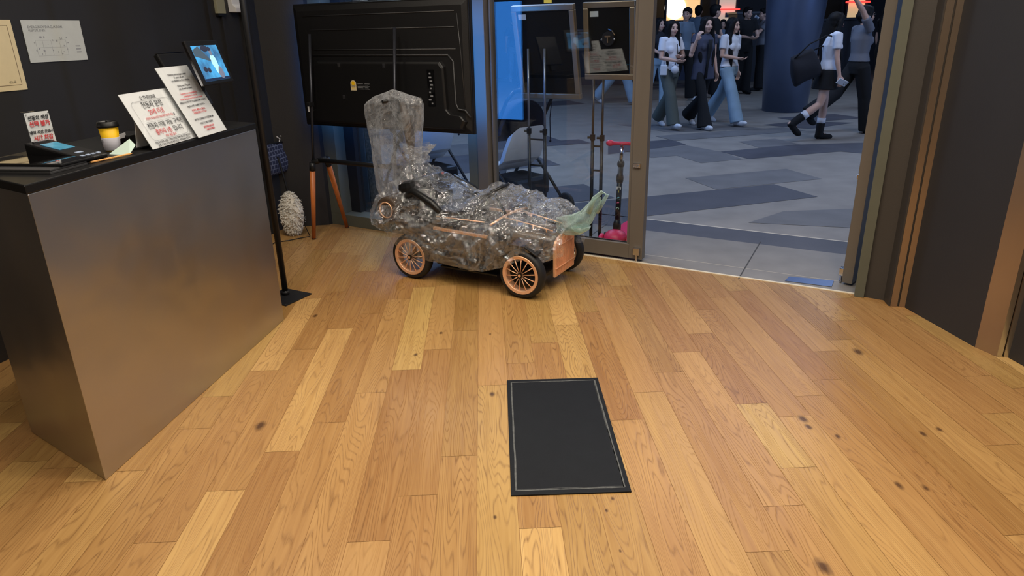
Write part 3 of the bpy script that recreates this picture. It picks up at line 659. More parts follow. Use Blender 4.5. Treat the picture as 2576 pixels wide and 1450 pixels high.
# tilted tablet display on a stand at the far end of the counter
w_, h_ = .32, .2
t = panel_thing('tablet_display', 'black tablet on a stand at the far counter end with a bright blue picture', 'tablet', (-1.374, 3.367, 1.388), R(87.9), R(16.6), w_, h_)
mb = MB(); mb.box((0, 0, -.009), (w_, h_, .018), bevel=.004); mb.done('bezel', M['black'], t)
mb = MB(); mb.box((-w_ / 2 - .0015, 0, -.01), (.003, h_ * .96, .01)); mb.done('edge_trim', M['chrome'], t)
scr = mat('display_blue', (20, 40, 70), .25, emit=(86, 168, 235), es=.9, var=.0)
nt = scr.node_tree; b_ = nt.nodes['Principled BSDF']; tc = nt.nodes.new('ShaderNodeTexCoord'); nz = nt.nodes.new('ShaderNodeTexNoise'); nz.inputs['Scale'].default_value = 9; nz.inputs['Detail'].default_value = 3
nt.links.new(tc.outputs['Object'], nz.inputs['Vector']); cr = nt.nodes.new('ShaderNodeValToRGB'); cr.color_ramp.elements[0].position = .38; cr.color_ramp.elements[0].color = lin((70, 110, 150)); cr.color_ramp.elements[1].position = .6; cr.color_ramp.elements[1].color = lin((90, 190, 250))
nt.links.new(nz.outputs[0], cr.inputs[0]); nt.links.new(cr.outputs[0], b_.inputs['Emission Color'])
sw, sh = w_ * .82, h_ * .80
mb = MB(); mb.box((0, -.004, .0004), (sw, sh, .001)); so = mb.done('screen', scr, t)
E_ = lambda n, c, s=.7: mat(n, c, .5, emit=c, es=s)
mb = MB(); mb.loft([[(-sw / 2, sh * .36, z), (-.07, sh * .46, z), (.02, .0, z), (-sw / 2, .03, z)] for z in (.0012, .0016)]); mb.done('picture_roof', E_('pic_slate', (62, 80, 96), .6), so)
mb = MB(); mb.ball((.035, .0, .0012), (.03, .035, .0012)); mb.ball((.042, -.03, .0012), (.024, .03, .0012)); mb.done('picture_shirt', E_('pic_pale', (150, 200, 245), .9), so)
mb = MB(); mb.ball((.035, .045, .0014), (.014, .02, .0012)); mb.ball((.06, -.05, .0016), (.028, .03, .0012), rot=(0, 0, .5)); mb.done('picture_figure', E_('pic_brown', (104, 110, 132), .6), so)
mb = MB(); mb.ball((.033, .058, .0016), (.015, .012, .0012)); mb.ball((-.01, .062, .0014), (.04, .014, .0012)); mb.ball((-.085, -.03, .0013), (.02, .012, .0012)); mb.ball((-.05, -.035, .0013), (.016, .012, .0012)); mb.done('picture_dark', E_('pic_dark', (40, 46, 66), .5), so)
mb = MB(); mb.quad((-sw / 2, -sh / 2 - .004, .0012), (sw / 2, -sh / 2 - .004, .0012), (sw / 2, -sh / 2 + .008, .0012), (-sw / 2, -sh / 2 + .008, .0012)); mb.done('picture_bar', E_('pic_bar', (24, 40, 70), .5), so)
mb = MB(); mb.tube([(-.02, 0, -.018), (-.02, -.02, -.06), (-.02, -.11, -.09)], .014); mb.done('stand_arm', M['black_metal'], t)
# rear-facing black monitor housing standing behind it
w_, h_ = .24, .28
t = panel_thing('pos_monitor', 'black cash register screen seen edge on behind the notices, thin silver top edge', 'monitor', (-1.585, 3.56, 1.300), R(84), R(24), w_, h_)
mb = MB(); mb.box((0, 0, -.012), (w_, h_, .024), bevel=.006); mb.done('casing', M['black'], t)
mb = MB(); mb.box((0, h_ / 2 + .002, -.006), (w_, .004, .012)); mb.done('top_edge', M['chrome'], t)
mb = MB(); mb.box((0, -.09, -.03), (.05, .20, .03)); mb.done('foot', M['black'], t)

# ------------------------------------------------------------ wall things
def wall_rect(name, label, cat, t0, t1, z0, z1, mt, th=.003):
    c = LP((t0 + t1) / 2, (z0 + z1) / 2, th); yaw = math.atan2(LD.y, LD.x)
    return panel_thing(name, label, cat, c, yaw, 0, t1 - t0, z1 - z0), t1 - t0, z1 - z0
dt = -.0375
t, w_, h_ = wall_rect('evacuation_plan', 'pale grey evacuation plan sheet taped on the dark wall', 'notice', -1.746, -1.395, 1.394, 1.594, None)
mb = MB(); mb.box((0, 0, 0), (w_, h_, .002)); mb.done('sheet', M['greypaper'], t)
text_mesh([('EMERGENCY EVACUATION', -.145, .068, .0165, 'LEFT'), ('비상 대피 안내도', -.145, .051, .014, 'LEFT')], M['greyink'], t, mtx=Matrix.Translation((0, 0, .0015)))
mb = MB(); rp = random.Random(5)
def ln_(x0, y0, x1, y1, tt=.0008): mb.b2((min(x0, x1) - tt / 2, min(y0, y1) - tt / 2, .001), (max(x0, x1) + tt / 2, max(y0, y1) + tt / 2, .0014))
for x in (-.12, -.08, -.03, .02, .06): ln_(x, -.07, x, .005)
for y in (-.07, -.03, .005): ln_(-.12, y, .06, y)
for i in range(22): x, y = rp.uniform(-.13, .08), rp.uniform(-.07, .02); mb.b2((x, y, .001), (x + rp.uniform(.003, .01), y + rp.uniform(.003, .01), .0015))
for y in (-.03, -.045, -.06): mb.b2((.115, y, .001), (.145, y + .006, .0015))
mb.done('floor_plan', mat('plan_grey', (150, 152, 156), .6), t)
t, w_, h_ = wall_rect('certificate', 'cream certificate with a thin brown border at the left edge', 'certificate', -2.16, -1.80, 1.270, 1.595, None)
mb = MB(); mb.box((0, 0, 0), (w_, h_, .003)); mb.done('sheet', M['cream'], t)
mb = MB(); bw, bh = w_ - .05, h_ - .05
for x in (-bw / 2, bw / 2): mb.b2((x - .0012, -bh / 2, .0015), (x + .0012, bh / 2, .0021))
for y in (-bh / 2, bh / 2): mb.b2((-bw / 2, y - .0012, .0015), (bw / 2, y + .0012, .0021))
mb.done('printed_border', mat('border_brown', (120, 100, 76), .6), t)
text_mesh([('(인) 印', bw / 2 - .045, -bh / 2 + .014, .013)], M['ink'], t, mtx=Matrix.Translation((0, 0, .002)))
t, w_, h_ = wall_rect('wall_panel_box', 'cream wall box with a black lower rim high beside the pole', 'wall box', -.255, -.168, 1.645, 1.86, None, .012)
mb = MB(); mb.box((0, 0, 0), (w_, h_, .024), bevel=.003); mb.done('cover', mat('beige_box', (150, 148, 124), .6), t)
mb = MB(); mb.box((0, -h_ / 2 - .008, 0), (w_, .016, .026)); mb.done('lower_rim', M['black'], t)
t, w_, h_ = wall_rect('wall_dispenser', 'white plastic holder on the dark wall just left of the pole top', 'holder', -.105, .02, 1.655, 1.86, None, .03)
mb = MB(); mb.loft([[(-w_ / 2, -h_ / 2 + a, z) for a, z in ((0, -.03), (0, .03), (.03, .035), (.05, .008), (h_, .0), (h_, -.03))], [(w_ / 2, -h_ / 2 + a, z) for a, z in ((0, -.03), (0, .03), (.03, .035), (.05, .008), (h_, .0), (h_, -.03))]])
mb.done('shell', M['white_plastic'], t, bevel=.004)
# blue checked pouch
t, w_, h_ = wall_rect('hanging_pouch', 'navy pouch with a pale woven line pattern hanging by the dark wall', 'pouch', -.04, .33, .47, .70, None, .05)
pm, nt, b_ = new_mat('navy_weave'); tc = nt.nodes.new('ShaderNodeTexCoord'); br = nt.nodes.new('ShaderNodeTexBrick'); br.inputs['Scale'].default_value = 9
br.inputs['Color1'].default_value = lin((30, 38, 66)); br.inputs['Color2'].default_value = lin((34, 42, 72)); br.inputs['Mortar'].default_value = lin((96, 104, 130)); br.inputs['Mortar Size'].default_value = .03; br.inputs['Brick Width'].default_value = .32; br.inputs['Row Height'].default_value = .3
nt.links.new(tc.outputs['Object'], br.inputs['Vector']); nt.links.new(br.outputs[0], b_.inputs['Base Color']); b_.inputs['Roughness'].default_value = .9
mb = MB(); rings = []
for i in range(9):
    v = i / 8; y = -h_ / 2 + h_ * v; d = .03 * math.sin(math.pi * min(1, v * 1.1 + .12)) + .006
    ring = []
    for k in range(24):
        a = 2 * math.pi * k / 24; x = w_ / 2 * math.cos(a) * (1 - .04 * math.sin(3 * v)); ring.append((x, y + .01 * math.sin(a * 2 + v * 3) * v, d * math.sin(a)))
    rings.append(ring)
mb.loft(rings); mb.done('fabric_body', pm, t, smooth=True)
mb = MB()
for x in (.05, .10, .13): mb.tube([(x, h_ / 2 - .01, 0), (x + .01, h_ / 2 + .03, .01), (x - .012, h_ / 2 + .05, 0)], .004)
mb.done('drawn_frill', M['white_paper'], t); 
mb = MB(); mb.tube([(-.14, h_ / 2, -.02), (-.05, h_ / 2 + .01, .0), (.12, h_ / 2, .01)], .006); mb.done('hanging_cord', M['black'], t)
# duster
dp = F(741, 592)
t = thing('fleece_duster', 'shaggy cream fleece duster standing head down in the dark corner', 'duster', dp, 0)
mb = MB(); mb.tube([(0, 0, .3), (-.03, .02, .48), (-.06, .04, .62)], .008); mb.done('handle', M['black'], t)
mb = MB(); mb.ball((0, 0, .175), (.078, .06, .168), 48, 40)
for v in mb.bm.verts:
    p = v.co.copy(); n_ = noise.noise(p * 55) * .012 + noise.noise(p * 20) * .012 + abs(noise.noise(p * 110)) * .012; dirn = (p - Vector((0, 0, .175))).normalized(); v.co += dirn * n_; v.co.z = max(.002, v.co.z)
mb.done('fleece_core', M['fur'], t, smooth=True)
mb = MB(); rf = random.Random(9)
for i in range(900):
    th = rf.uniform(0, 2 * math.pi); ph = rf.uniform(-1, 1); q = math.sqrt(1 - ph * ph)
    d = Vector((q * math.cos(th), q * math.sin(th), ph)); p = Vector((d.x * .078, d.y * .06, d.z * .168)) + Vector((0, 0, .175))
    t_ = (Vector((rf.uniform(-1, 1), rf.uniform(-1, 1), rf.uniform(-1.6, .3)))).normalized() * .016
    q_ = p + d * .010 + t_; q_.z = max(q_.z, .003); mb.tube([p, p + d * .012, q_ + d * .004], [.004, .0035, .0008], 5)
o = mb.done('fleece_strands', M['fur'], t, smooth=True); o['kind'] = 'stuff'
# tall black pole on a square foot plate
pb = Vector((-1.392, 3.955, 0))
t = thing('pole_stand', 'tall thin black pole on a square floor plate behind the counter end', 'pole stand', pb, R(-28))
mb = MB(); mb.box((.03, -.03, .003), (.22, .22, .006), bevel=.001); mb.done('foot_plate', M['black_metal'], t)
mb = MB(); mb.cyl((0, 0, .006), (0, 0, 3.05), .0175, n=24).cyl((0, 0, .006), (0, 0, .03), .024, n=24); mb.done('pole', M['black_metal'], t, smooth=True)
mb = MB()
for x, y in ((.12, .06), (.12, -.12), (-.06, -.12), (-.06, .06)): mb.cyl((x, y, .006), (x, y, .0085), .004, n=12)
mb.done('screw', M['chrome'], t)
# floor cable
pts = [F(650, 640), F(692, 612), F(725, 607), F(760, 600), F(780, 596), P(-2.10, -.57), P(-2.085, -.57)]
mb = MB(); mb.tube([(p.x, p.y, .005) for p in pts[:5]] + [(pts[5].x, pts[5].y, .12), (pts[6].x, pts[6].y, .22)], .0035, 8); setp(mb.done('power_cable', M['black'], smooth=True), 'thin black cable on the floor from the duster to the television easel leg', 'cable')

# ------------------------------------------------------------ floor mat
mA, mB_, mC, mD = F(1272, 960), F(1500, 953), F(1593, 1240), F(1290, 1250)
c = (mA + mB_ + mC + mD) / 4; yw = math.atan2((mB_ - mA + mC - mD).y, (mB_ - mA + mC - mD).x); mw = ((mB_ - mA).length + (mC - mD).length) / 2; mh = ((mD - mA).length + (mC - mB_).length) / 2
t = thing('floor_mat', 'black rectangular rubber floor mat with a worn grey line near its edge', 'mat', (c.x, c.y, 0), yw)
mm = mat('mat_rubber', (17, 19, 23), .62, spec=.25, var=.12, scale=14, bump=.1, bscale=250)
mb = MB(); mb.box((0, 0, .003), (mw, mh, .006), bevel=.0015); mb.done('sheet', mm, t)
mb = MB(); rm = random.Random(4); 
def wob(a, b, n=40, t0=.005):
    a, b = Vector(a), Vector(b); d = (b - a); q = Vector((-d.y, d.x, 0)).normalized(); L1 = []; L2 = []
    for i in range(n + 1):
        p = a + d * i / n + q * (.0025 * noise.noise(Vector((i * .13, a.x * 9, a.y * 5)))); tt = t0 * (.8 + .6 * abs(noise.noise(Vector((i * .31, a.y * 7, 2))))); L1.append(p + q * tt / 2); L2.append(p - q * tt / 2)
    for i in range(n): mb.quad(L1[i], L1[i + 1], L2[i + 1], L2[i])
ix, iy, z = mw / 2 - .019, mh / 2 - .024, .0064
wob((-ix, iy, z), (ix, iy, z), t0=.006); wob((ix, iy, z), (ix, -iy, z), t0=.008); wob((ix, -iy, z), (-ix, -iy, z), t0=.006); wob((-ix, -iy, z), (-ix, iy, z), t0=.007)
wob((ix - .004, iy * .9, z), (ix - .002, -iy, z), t0=.003); wob((-ix + .004, -iy + .006, z), (ix, -iy + .006, z), t0=.002)
mb.done('worn_line', mat('worn_grey', (86, 88, 88), .8, var=.3, scale=60), t)

# ------------------------------------------------------------ television on a wooden-legged easel (frame of the glazed front)
def fthing(name, label, cat, s, n, z=0, rz=0, group=None):
    return thing(name, label, cat, P(s, n, z), FA + rz, group)
TW, TH = 1.53, .86; ts, tn, tz = -1.43, -.315, .845
t = fthing('television', 'large black television seen from behind, its blue screen facing the window', 'television', ts, tn, tz)
mb = MB(); mb.box((0, .012, TH / 2), (TW, .024, TH), bevel=.003); mb.box((0, .004, TH / 2), (TW - .01, .03, TH - .01), bevel=.004); mb.done('frame', M['black'], t)
mb = MB(); mb.box((0, .0255, TH / 2), (TW - .03, .003, TH - .03)); mb.done('screen', mat('tv_screen', (10, 20, 60), .3, emit=(0.05, 0.30, 1.0), es=4.0), t)
mb = MB(); mb.loft([[(x * (TW / 2 - a), y_, TH / 2 + z * (TH / 2 - a)) for x, z in ((-1, -1), (1, -1), (1, 1), (-1, 1))] for a, y_ in ((.012, -.01), (.05, -.026))])
mb.done('back_shell', M['tv_shell'], t, bevel=.004)
# electronics hump: stepped outline like the photo
out = [(-.68, .03), (.70, .03), (.73, .085), (.70, .12), (.62, .125), (.585, .16), (.575, .44), (.545, .475), (-.55, .475), (-.6, .44), (-.63, .12), (-.68, .09)]
mb = MB(); cxm = sum(p[0] for p in out) / len(out); mb.loft([[(x, -.02, z) for x, z in out], [(cxm + (x - cxm) * .99, -.048, .2 + (z - .2) * .97) for x, z in out], [(cxm + (x - cxm) * .965, -.056, .2 + (z - .2) * .92) for x, z in out]]); hump = mb.done('electronics_cover', M['black'], t, bevel=.004)
mb = MB()
for z, x0, x1 in ((.775, -.66, .66), (.68, -.60, .655), (.545, -.58, .66)): mb.cyl((x0, -.0265, z), (x1, -.0265, z), .0035, n=8)
mb.tube([(.60, -.027, .505), (.635, -.027, .47), (.645, -.03, .2), (.665, -.034, .165), (.72, -.034, .16), (.755, -.03, .115)], .006, 8); mb.tube([(-.60, -.027, .508), (.60, -.027, .508)], .005, 8)
mb.tube([(.68, -.027, .76), (.70, -.027, .5), (.715, -.027, .18)], .003, 8)
mb.done('moulded_ridges', mat('ridge', (58, 58, 60), .35), t, smooth=True)
mb = MB()
for x, z in ((-.33, .44), (.08, .44), (-.31, .22), (.08, .22)): mb.box((x, -.0575, z), (.022, .004, .028), bevel=.002)
mb.done('mount_bracket', M['chrome'], t)
mb = MB(); mb.box((.47, -.057, .30), (.055, .006, .235)); mb.done('port_recess', M['black_gloss'], t)
mb = MB(); rp = random.Random(2)
for i in range(9): mb.box((.465 + rp.uniform(-.008, .012), -.061, .2 + .024 * i), (rp.choice([.012, .02]), .004, .010))
mb.done('port', M['greyink'], t)
mb = MB(); mb.b2((-.235, -.0585, .27), (-.185, -.056, .315)); mb.cyl((-.21, -.0585, .315), (-.21, -.056, .315), .025, n=24); lab = mb.done('energy_sticker', M['cream'], t)
mb = MB(); mb.cyl((-.21, -.0592, .32), (-.21, -.0585, .32), .015, n=24); mb.b2((-.225, -.0592, .28), (-.195, -.0585, .284)); mb.b2((-.225, -.0592, .29), (-.195, -.0585, .294)); mb.done('sticker_print', M['yellow'], lab)
mb = MB()
for i in range(5): mb.b2((-.17, -.0585, .315 - i * .009), (-.12 + .01 * (i % 3), -.0575, .318 - i * .009)); mb.b2((-.105, -.0585, .315 - i * .009), (-.06 - .012 * (i % 2), -.0575, .318 - i * .009))
mb.done('rating_print', M['greyink'], t)
mb = MB(); mb.b2((-.712, -.03, .10), (-.700, -.012, .15)); mb.done('power_switch', M['white_plastic'], t)
# easel
t = fthing('television_easel', 'black television easel with tapered orange wooden legs', 'stand', ts, tn)
legs = [((-.545, -.215, .60), (-.615, -.228, 0)), ((-.47, -.14, .63), (-.615, .15, 0)), ((.30, -.215, .60), (.37, -.228, 0)), ((.38, -.14, .63), (.50, .12, 0))]
for a, b in legs:
    a, b = Vector(a), Vector(b); d = b - a
    mb = MB(); mb.cyl(a + d * .09, b - d * .012, .021, .0145, n=20); l_ = mb.done('leg', M['oak'], t, smooth=True)
    mb = MB(); mb.cyl(a, a + d * .1, .0225, n=20); mb.done('leg_socket', M['black_metal'], l_, smooth=True)
    mb = MB(); mb.cyl(b - d * .014, b, .0155, n=20); mb.done('rubber_foot', M['black_rubber'], l_, smooth=True)
mb = MB(); mb.tube([(-.55, -.215, .60), (-.47, -.14, .625)], .02); mb.tube([(.30, -.215, .60), (.38, -.14, .625)], .02); mb.tube([(-.52, -.18, .615), (.35, -.18, .615)], .017, 12); mb.done('crossbar', M['black_metal'], t, smooth=True)
for x, zt_ in ((-.545, 1.50), (.225, 1.53)):
    mb = MB(); mb.cyl((x, -.205, .60), (x, -.09, zt_), .0105, n=12); u_ = mb.done('upright_tube', mat('tube_grey', (56, 58, 66), .35, .5), t, smooth=True)
    mb = MB(); mb.box((x, -.165, 1.02), (.03, .05, .03), bevel=.004); mb.done('hook', M['black_metal'], u_)

# ------------------------------------------------------------ ride-on car
CO = (-.385, -.635)
car = fthing('ride_on_car', 'vintage style grey ride-on electric car with rose gold spoked wheels under clear film', 'toy car', *CO)
def wheel(x, y, sd):
    Rt = .147; 
    mb = MB(); prof = [(.112, -.03), (.128, -.036), (.142, -.026), (.1475, -.012), (.1475, .012), (.142, .026), (.128, .036), (.112, .03)]
    n = 64; rings = [[(r * math.cos(2 * math.pi * i / n), yy, r * math.sin(2 * math.pi * i / n)) for r, yy in prof] for i in range(n)]; rings.append(rings[0])
    mb.loft(rings, True, False); bmesh.ops.remove_doubles(mb.bm, verts=mb.bm.verts[:], dist=1e-6); ty = mb.done('tyre', M['black_rubber'], car, smooth=True); ty.location = (x, y, .147)
    mb = MB(); prof = [(.099, -.034), (.117, -.037), (.120, -.03), (.116, .02), (.098, .02), (.096, -.02)]
    rings = [[(r * math.cos(2 * math.pi * i / n), yy * sd, r * math.sin(2 * math.pi * i / n)) for r, yy in prof] for i in range(n)]; rings.append(rings[0])
    mb.loft(rings, True, False); bmesh.ops.remove_doubles(mb.bm, verts=mb.bm.verts[:], dist=1e-6); rim = mb.done('rim', M['copper'], car, bevel=.0015); rim.location = (x, y, .147)
    for k in range(14):
        a = 2 * math.pi * (k + .35) / 14; mb = MB(); c_, s_ = math.cos(a), math.sin(a)
        mb.tube([(.014 * c_, -.03 * sd, .014 * s_), (.06 * c_, -.031 * sd, .06 * s_), (.101 * c_, -.026 * sd, .101 * s_)], [.0028, .0028, .0036], 8); mb.done('spoke', M['copper'], rim, smooth=True)
    mb = MB(); mb.cyl((0, -.042 * sd, 0), (0, .02 * sd, 0), .0155, n=24); mb.torus((0, -.041 * sd, 0), .012, .0018, 'Y', 24, 6); hb = mb.done('hub', M['black_gloss'], rim, smooth=False)
    mb = MB(); mb.cyl((0, -.0428 * sd, 0), (0, -.0415 * sd, 0), .0095, n=20); mb.box((0, -.0432 * sd, 0), (.003, .001, .012), rot=(0, .4, 0)); mb.done('hub_badge', M['copper'], rim)
for x in (-.41, .395):
    wheel(x, -.275, 1); wheel(x, .275, -1)
mb = MB()
for x in (-.41, .395): mb.cyl((x, -.25, .147), (x, .25, .147), .012, n=16)
mb.done('axle', M['black_metal'], car)
# chassis and tub
mb = MB(); mb.box((-.0, 0, .105), (.95, .34, .035), bevel=.01); mb.box((-.02, 0, .088), (.42, .46, .012), bevel=.004); mb.box((.3, -.1, .1), (.1, .08, .08), bevel=.01); mb.done('chassis', M['carblack'], car)
def section(hw, zb, zt, n=20, p=3.0):
    r = []
    for k in range(n):
        a = 2 * math.pi * k / n; c_, s_ = math.cos(a), math.sin(a)
        r.append((hw * math.copysign(abs(c_) ** (2 / p), c_), (zt + zb) / 2 + (zt - zb) / 2 * math.copysign(abs(s_) ** (2 / p), s_)))
    return r
mb = MB(); rings = []
for x, hw, zb, zt_ in [(-.66, .14, .30, .40), (-.6, .20, .27, .43), (-.5, .235, .255, .42), (-.40, .255, .245, .385), (-.28, .27, .165, .36), (-.1, .275, .145, .345), (.08, .265, .15, .36), (.14, .25, .16, .40), (.18, .22, .18, .41)]:
    rings.append([(x, y, z) for y, z in section(hw, zb, zt_)])
mb.loft(rings); mb.done('body_tub', M['carbody'], car, smooth=True)
mb = MB(); rings = [[(x, y, z) for y, z in section(hw, .19, zt_, 20, 3.5)] for x, hw, zt_ in [(.15, .19, .41), (.3, .165, .385), (.45, .135, .36), (.515, .128, .35)]]
mb.loft(rings); mb.done('bonnet', M['carbody'], car, smooth=True)
# side skirts / running boards and fenders
for sd in (-1, 1):
    mb = MB(); pts = [(-.27, .2), (-.2, .14), (.12, .14), (.2, .2), (.25, .29), (.33, .325), (.42, .325), (.5, .28)]
    rings = [[(x, sd * .205, z), (x, sd * .30, z - .01), (x, sd * .30, z + .0), (x, sd * .205, z + .018)] for x, z in pts]; mb.loft(rings); mb.done('fender', M['carblack'], car, bevel=.002)
    mb = MB(); mb.box((-.03, sd * .285, .352), (.385, .022, .016), rot=(0, R(1.5), 0), bevel=.002); mb.done('side_trim', M['copper'], car)
    mb = MB(); z0 = .385; mb.tube([(.17, sd * .10, .425), (.34, sd * .09, .40), (.50, sd * .085, .372)], .0038, 10)
    for x in (.26, .37, .46): mb.cyl((x, sd * .092, .36), (x, sd * .092, .425 - (x - .17) * .15), .003, n=8)
    mb.done('bonnet_rail', M['copper'], car, smooth=True)
mb = MB(); mb.tube([(.155, -.23, .405), (.165, -.1, .425), (.165, .1, .425), (.155, .23, .405)], .007, 10); mb.tube([(.12, -.235, .42), (-.22, -.255, .425)], .004, 8); mb.done('cowl_trim', M['copper'], car, smooth=True)
# grille
gw, gh = .27, .24; mb = MB()
pr = [(-gw / 2, .1), (gw / 2, .1)] + [(gw / 2 * math.cos(a), .285 + .065 * math.sin(a)) for a in [math.pi * i / 16 for i in range(17)]]
mb.loft([[(x, y, z) for y, z in pr] for x in (.525, .54)]); g = mb.done('grille', M['copper'], car, bevel=.002)
mb = MB()
for i in range(20):
    y = -gw / 2 + .012 + i * (gw - .024) / 19; zt_ = .275 + .055 * math.sqrt(max(0, 1 - (y / (gw / 2)) ** 2)); mb.box((.542, y, (zt_ + .112) / 2), (.006, .0045, zt_ - .112))
mb.done('grille_slats', M['copper'], g)
mb = MB(); mb.box((.545, 0, .155), (.008, gw, .004)); mb.box((.545, 0, .29), (.006, gw * .8, .003)); mb.torus((.541, 0, .315), .018, .004, 'X', 24, 8); mb.done('grille_bar', M['copper'], g)
# rear tank, seat, steering wheel, lamps
mb = MB(); mb.cyl((-.61, -.26, .425), (-.61, .24, .425), .083, n=40); tk = mb.done('rear_tank', M['brown'], car, smooth=False, bevel=.012)
mb = MB()
for y in (-.265, .245): mb.torus((-.61, y, .425), .05, .004, 'Y', 40, 8)
mb.done('tank_ring', M['copper'], tk, smooth=True)
mb = MB(); mb.ball((-.61, -.262, .425), (.012, .004, .012)); mb.done('tank_cap', M['black_gloss'], tk)
mb = MB(); mb.box((-.27, 0, .40), (.34, .40, .10), bevel=.03); mb.done('seat', M['carblack'], car, smooth=False)
mb = MB(); mb.box((-.47, 0, .50), (.12, .44, .22), rot=(0, R(-14), 0), bevel=.04); mb.done('backrest', M['carblack'], car)
mb = MB(); mb.tube([(-.50, -.21, .50), (-.40, -.235, .56), (-.26, -.24, .50), (-.16, -.245, .42)], [.022, .025, .024, .018], 12); mb.done('armrest', M['carblack'], car, smooth=True); mb = MB(); mb.tube([(-.50, .21, .50), (-.40, .235, .56), (-.26, .24, .50), (-.16, .245, .42)], [.022, .025, .024, .018], 12); mb.done('armrest', M['carblack'], car, smooth=True)
mb = MB(); mb.cyl((.15, 0, .38), (.055, 0, .54), .010, n=16); mb.done('steering_column', M['carblack'], car, smooth=True)
mb = MB(); mb.torus((0, 0, 0), .10, .010, 'Z', 48, 10)
for a in (0, 2.09, 4.19): mb.cyl((0, 0, 0), (.1 * math.cos(a), .1 * math.sin(a), 0), .006, n=8)
mb.ball((0, 0, 0), (.022, .022, .012)); o = mb.done('steering_wheel', M['carblack'], car, smooth=True); o.location = (.05, 0, .548); o.rotation_euler = (0, R(-31), 0)
mb = MB(); mb.tube([(-.58, .02, .50), (-.60, .02, .8), (-.66, .02, 1.09)], .011, 10); mb.tube([(-.70, -.10, 1.085), (-.66, .02, 1.095), (-.66, .12, 1.09)], .012, 10); mb.done('push_handle', M['carblack'], car, smooth=True)
mb = MB(); mb.tube([(-.60, .03, .72), (-.60, .03, .84), (-.625, .03, .98), (-.65, .03, 1.07)], [.014, .032, .030, .02], 12); mb.done('rolled_canopy', M['brown'], car, smooth=True)
mb = MB(); mb.ball((-.595, -.1, .53), .012); mb.ball((-.42, .12, .61), .010); mb.done('tail_lamp', mat('red_lens', (190, 30, 30), .2), car, smooth=True)

# ------------------------------------------------------------ clear film over the car
def interp(tab, x):
    if x <= tab[0][0]: return tab[0][1]
    for (a, va), (b, vb) in zip(tab, tab[1:]):
        if x <= b:
            u = (x - a) / (b - a); return va + (vb - va) * u
    return tab[-1][1]
TOPF = [(-.83, .42), (-.78, .50), (-.70, .545), (-.62, .64), (-.56, .735), (-.52, .745), (-.47, .68), (-.36, .615), (-.2, .53), (-.1, .505), (-.03, .53), (.05, .585), (.11, .612), (.18, .585), (.30, .54), (.38, .505), (.44, .525), (.5, .52), (.56, .47), (.6, .40)]
BOTF = [(-.83, .36), (-.72, .33), (-.6, .29), (-.5, .22), (-.42, .17), (-.3, .145), (-.05, .135), (.12, .135), (.22, .16), (.32, .20), (.4, .24), (.5, .22), (.6, .24)]
HWF = [(-.83, .12), (-.78, .22), (-.7, .29), (-.5, .315), (.3, .318), (.42, .30), (.5, .24), (.56, .19), (.6, .16)]
def film_grid(nx, nv, x0, x1, fn):
    bm = bmesh.new(); vs = []
    for i in range(nx + 1):
        row = []
        for j in range(nv + 1): row.append(bm.verts.new(fn(i / nx, j / nv)))
        vs.append(row)
    for i in range(nx):
        for j in range(nv): bm.faces.new((vs[i][j], vs[i + 1][j], vs[i + 1][j + 1], vs[i][j + 1]))
    return bm
def facet(bm, j):
    rj = random.Random(12)
    for v in bm.verts:
        if not v.is_boundary: v.co += Vector((rj.uniform(-j, j), rj.uniform(-j, j), rj.uniform(-j, j) * .55))
    bmesh.ops.triangulate(bm, faces=bm.faces[:], quad_method='SHORT_EDGE')
def crumple(p, k=1.0):
    q = p * 4.5; w1 = Vector((noise.noise(q), noise.noise(q + Vector((9, 1, 4))), noise.noise(q + Vector((3, 7, 2))))) * .55
    r1 = 1 - abs(noise.noise(p * 6 + w1)) * 2; r2 = 1 - abs(noise.noise(p * 14 + w1 * 2 + Vector((5, 5, 5)))) * 2; r3 = 1 - abs(noise.noise(p * 34 + w1 * 3)) * 2
    return (max(0, r1) ** 3 * .024 + max(0, r2) ** 3 * .008 + r3 * .0016) * k
def ffn(u, v):
    x = -.83 + 1.43 * u; T = interp(TOPF, x); B = interp(BOTF, x); Wd = interp(HWF, x)
    a = math.pi * v; c_, s_ = -math.cos(a), math.sin(a)
    # peaks are pointed (tent like), flanks full
    pk = max(0, 1 - abs(x - .11) / .22) + max(0, 1 - abs(x + .54) / .2); pe = 2.6 - 1.35 * min(1, pk)
    low = B + (max(.43, B + .1) - B)                     # shoulder height
    yy = math.copysign(abs(c_) ** (.62), c_) * Wd
    rel = min(1, abs(yy) / Wd)
    if s_ < .45: z = B + (min(.40, T - .03) - B) * (s_ / .45); yy = math.copysign(Wd * (1 + .03 * math.sin(s_ * 7)), c_)
    else:
        k = (s_ - .45) / .55; sh = min(.40, T - .03); yy = c_ / math.sqrt(1 - .45 ** 2) * Wd * (1 - .0 * k); r = min(1, abs(yy) / Wd)
        z = sh + (T - sh) * (1 - r ** pe if pe > 1.3 else (1 - r) ** .9)
    p = Vector((x, yy, z))
    nrm = Vector((0, c_, max(.1, s_))).normalized(); d = crumple(p)
    # drape folds running down from the steering wheel peak
    ang = math.atan2(p.z - .62, p.x - .11); d += .020 * max(0, math.sin(ang * 9 + 3.5 * noise.noise(p * 3))) ** 6 * min(1, .25 + abs(yy) / .2); ang = math.atan2(p.z - .76, p.x + .54); d += .018 * max(0, math.sin(ang * 8 + 3 * noise.noise(p * 4))) ** 6 * max(0, 1 - abs(x + .54) / .35)
    p += nrm * (d - .008)
    if v < .03 or v > .97: p.z += .014 * noise.noise(Vector((x * 9, v * 3, 1)))
    if x > .5: p.x += .03 * noise.noise(p * 8)
    return p
bm = film_grid(150, 110, 0, 1, ffn); facet(bm, .0032)
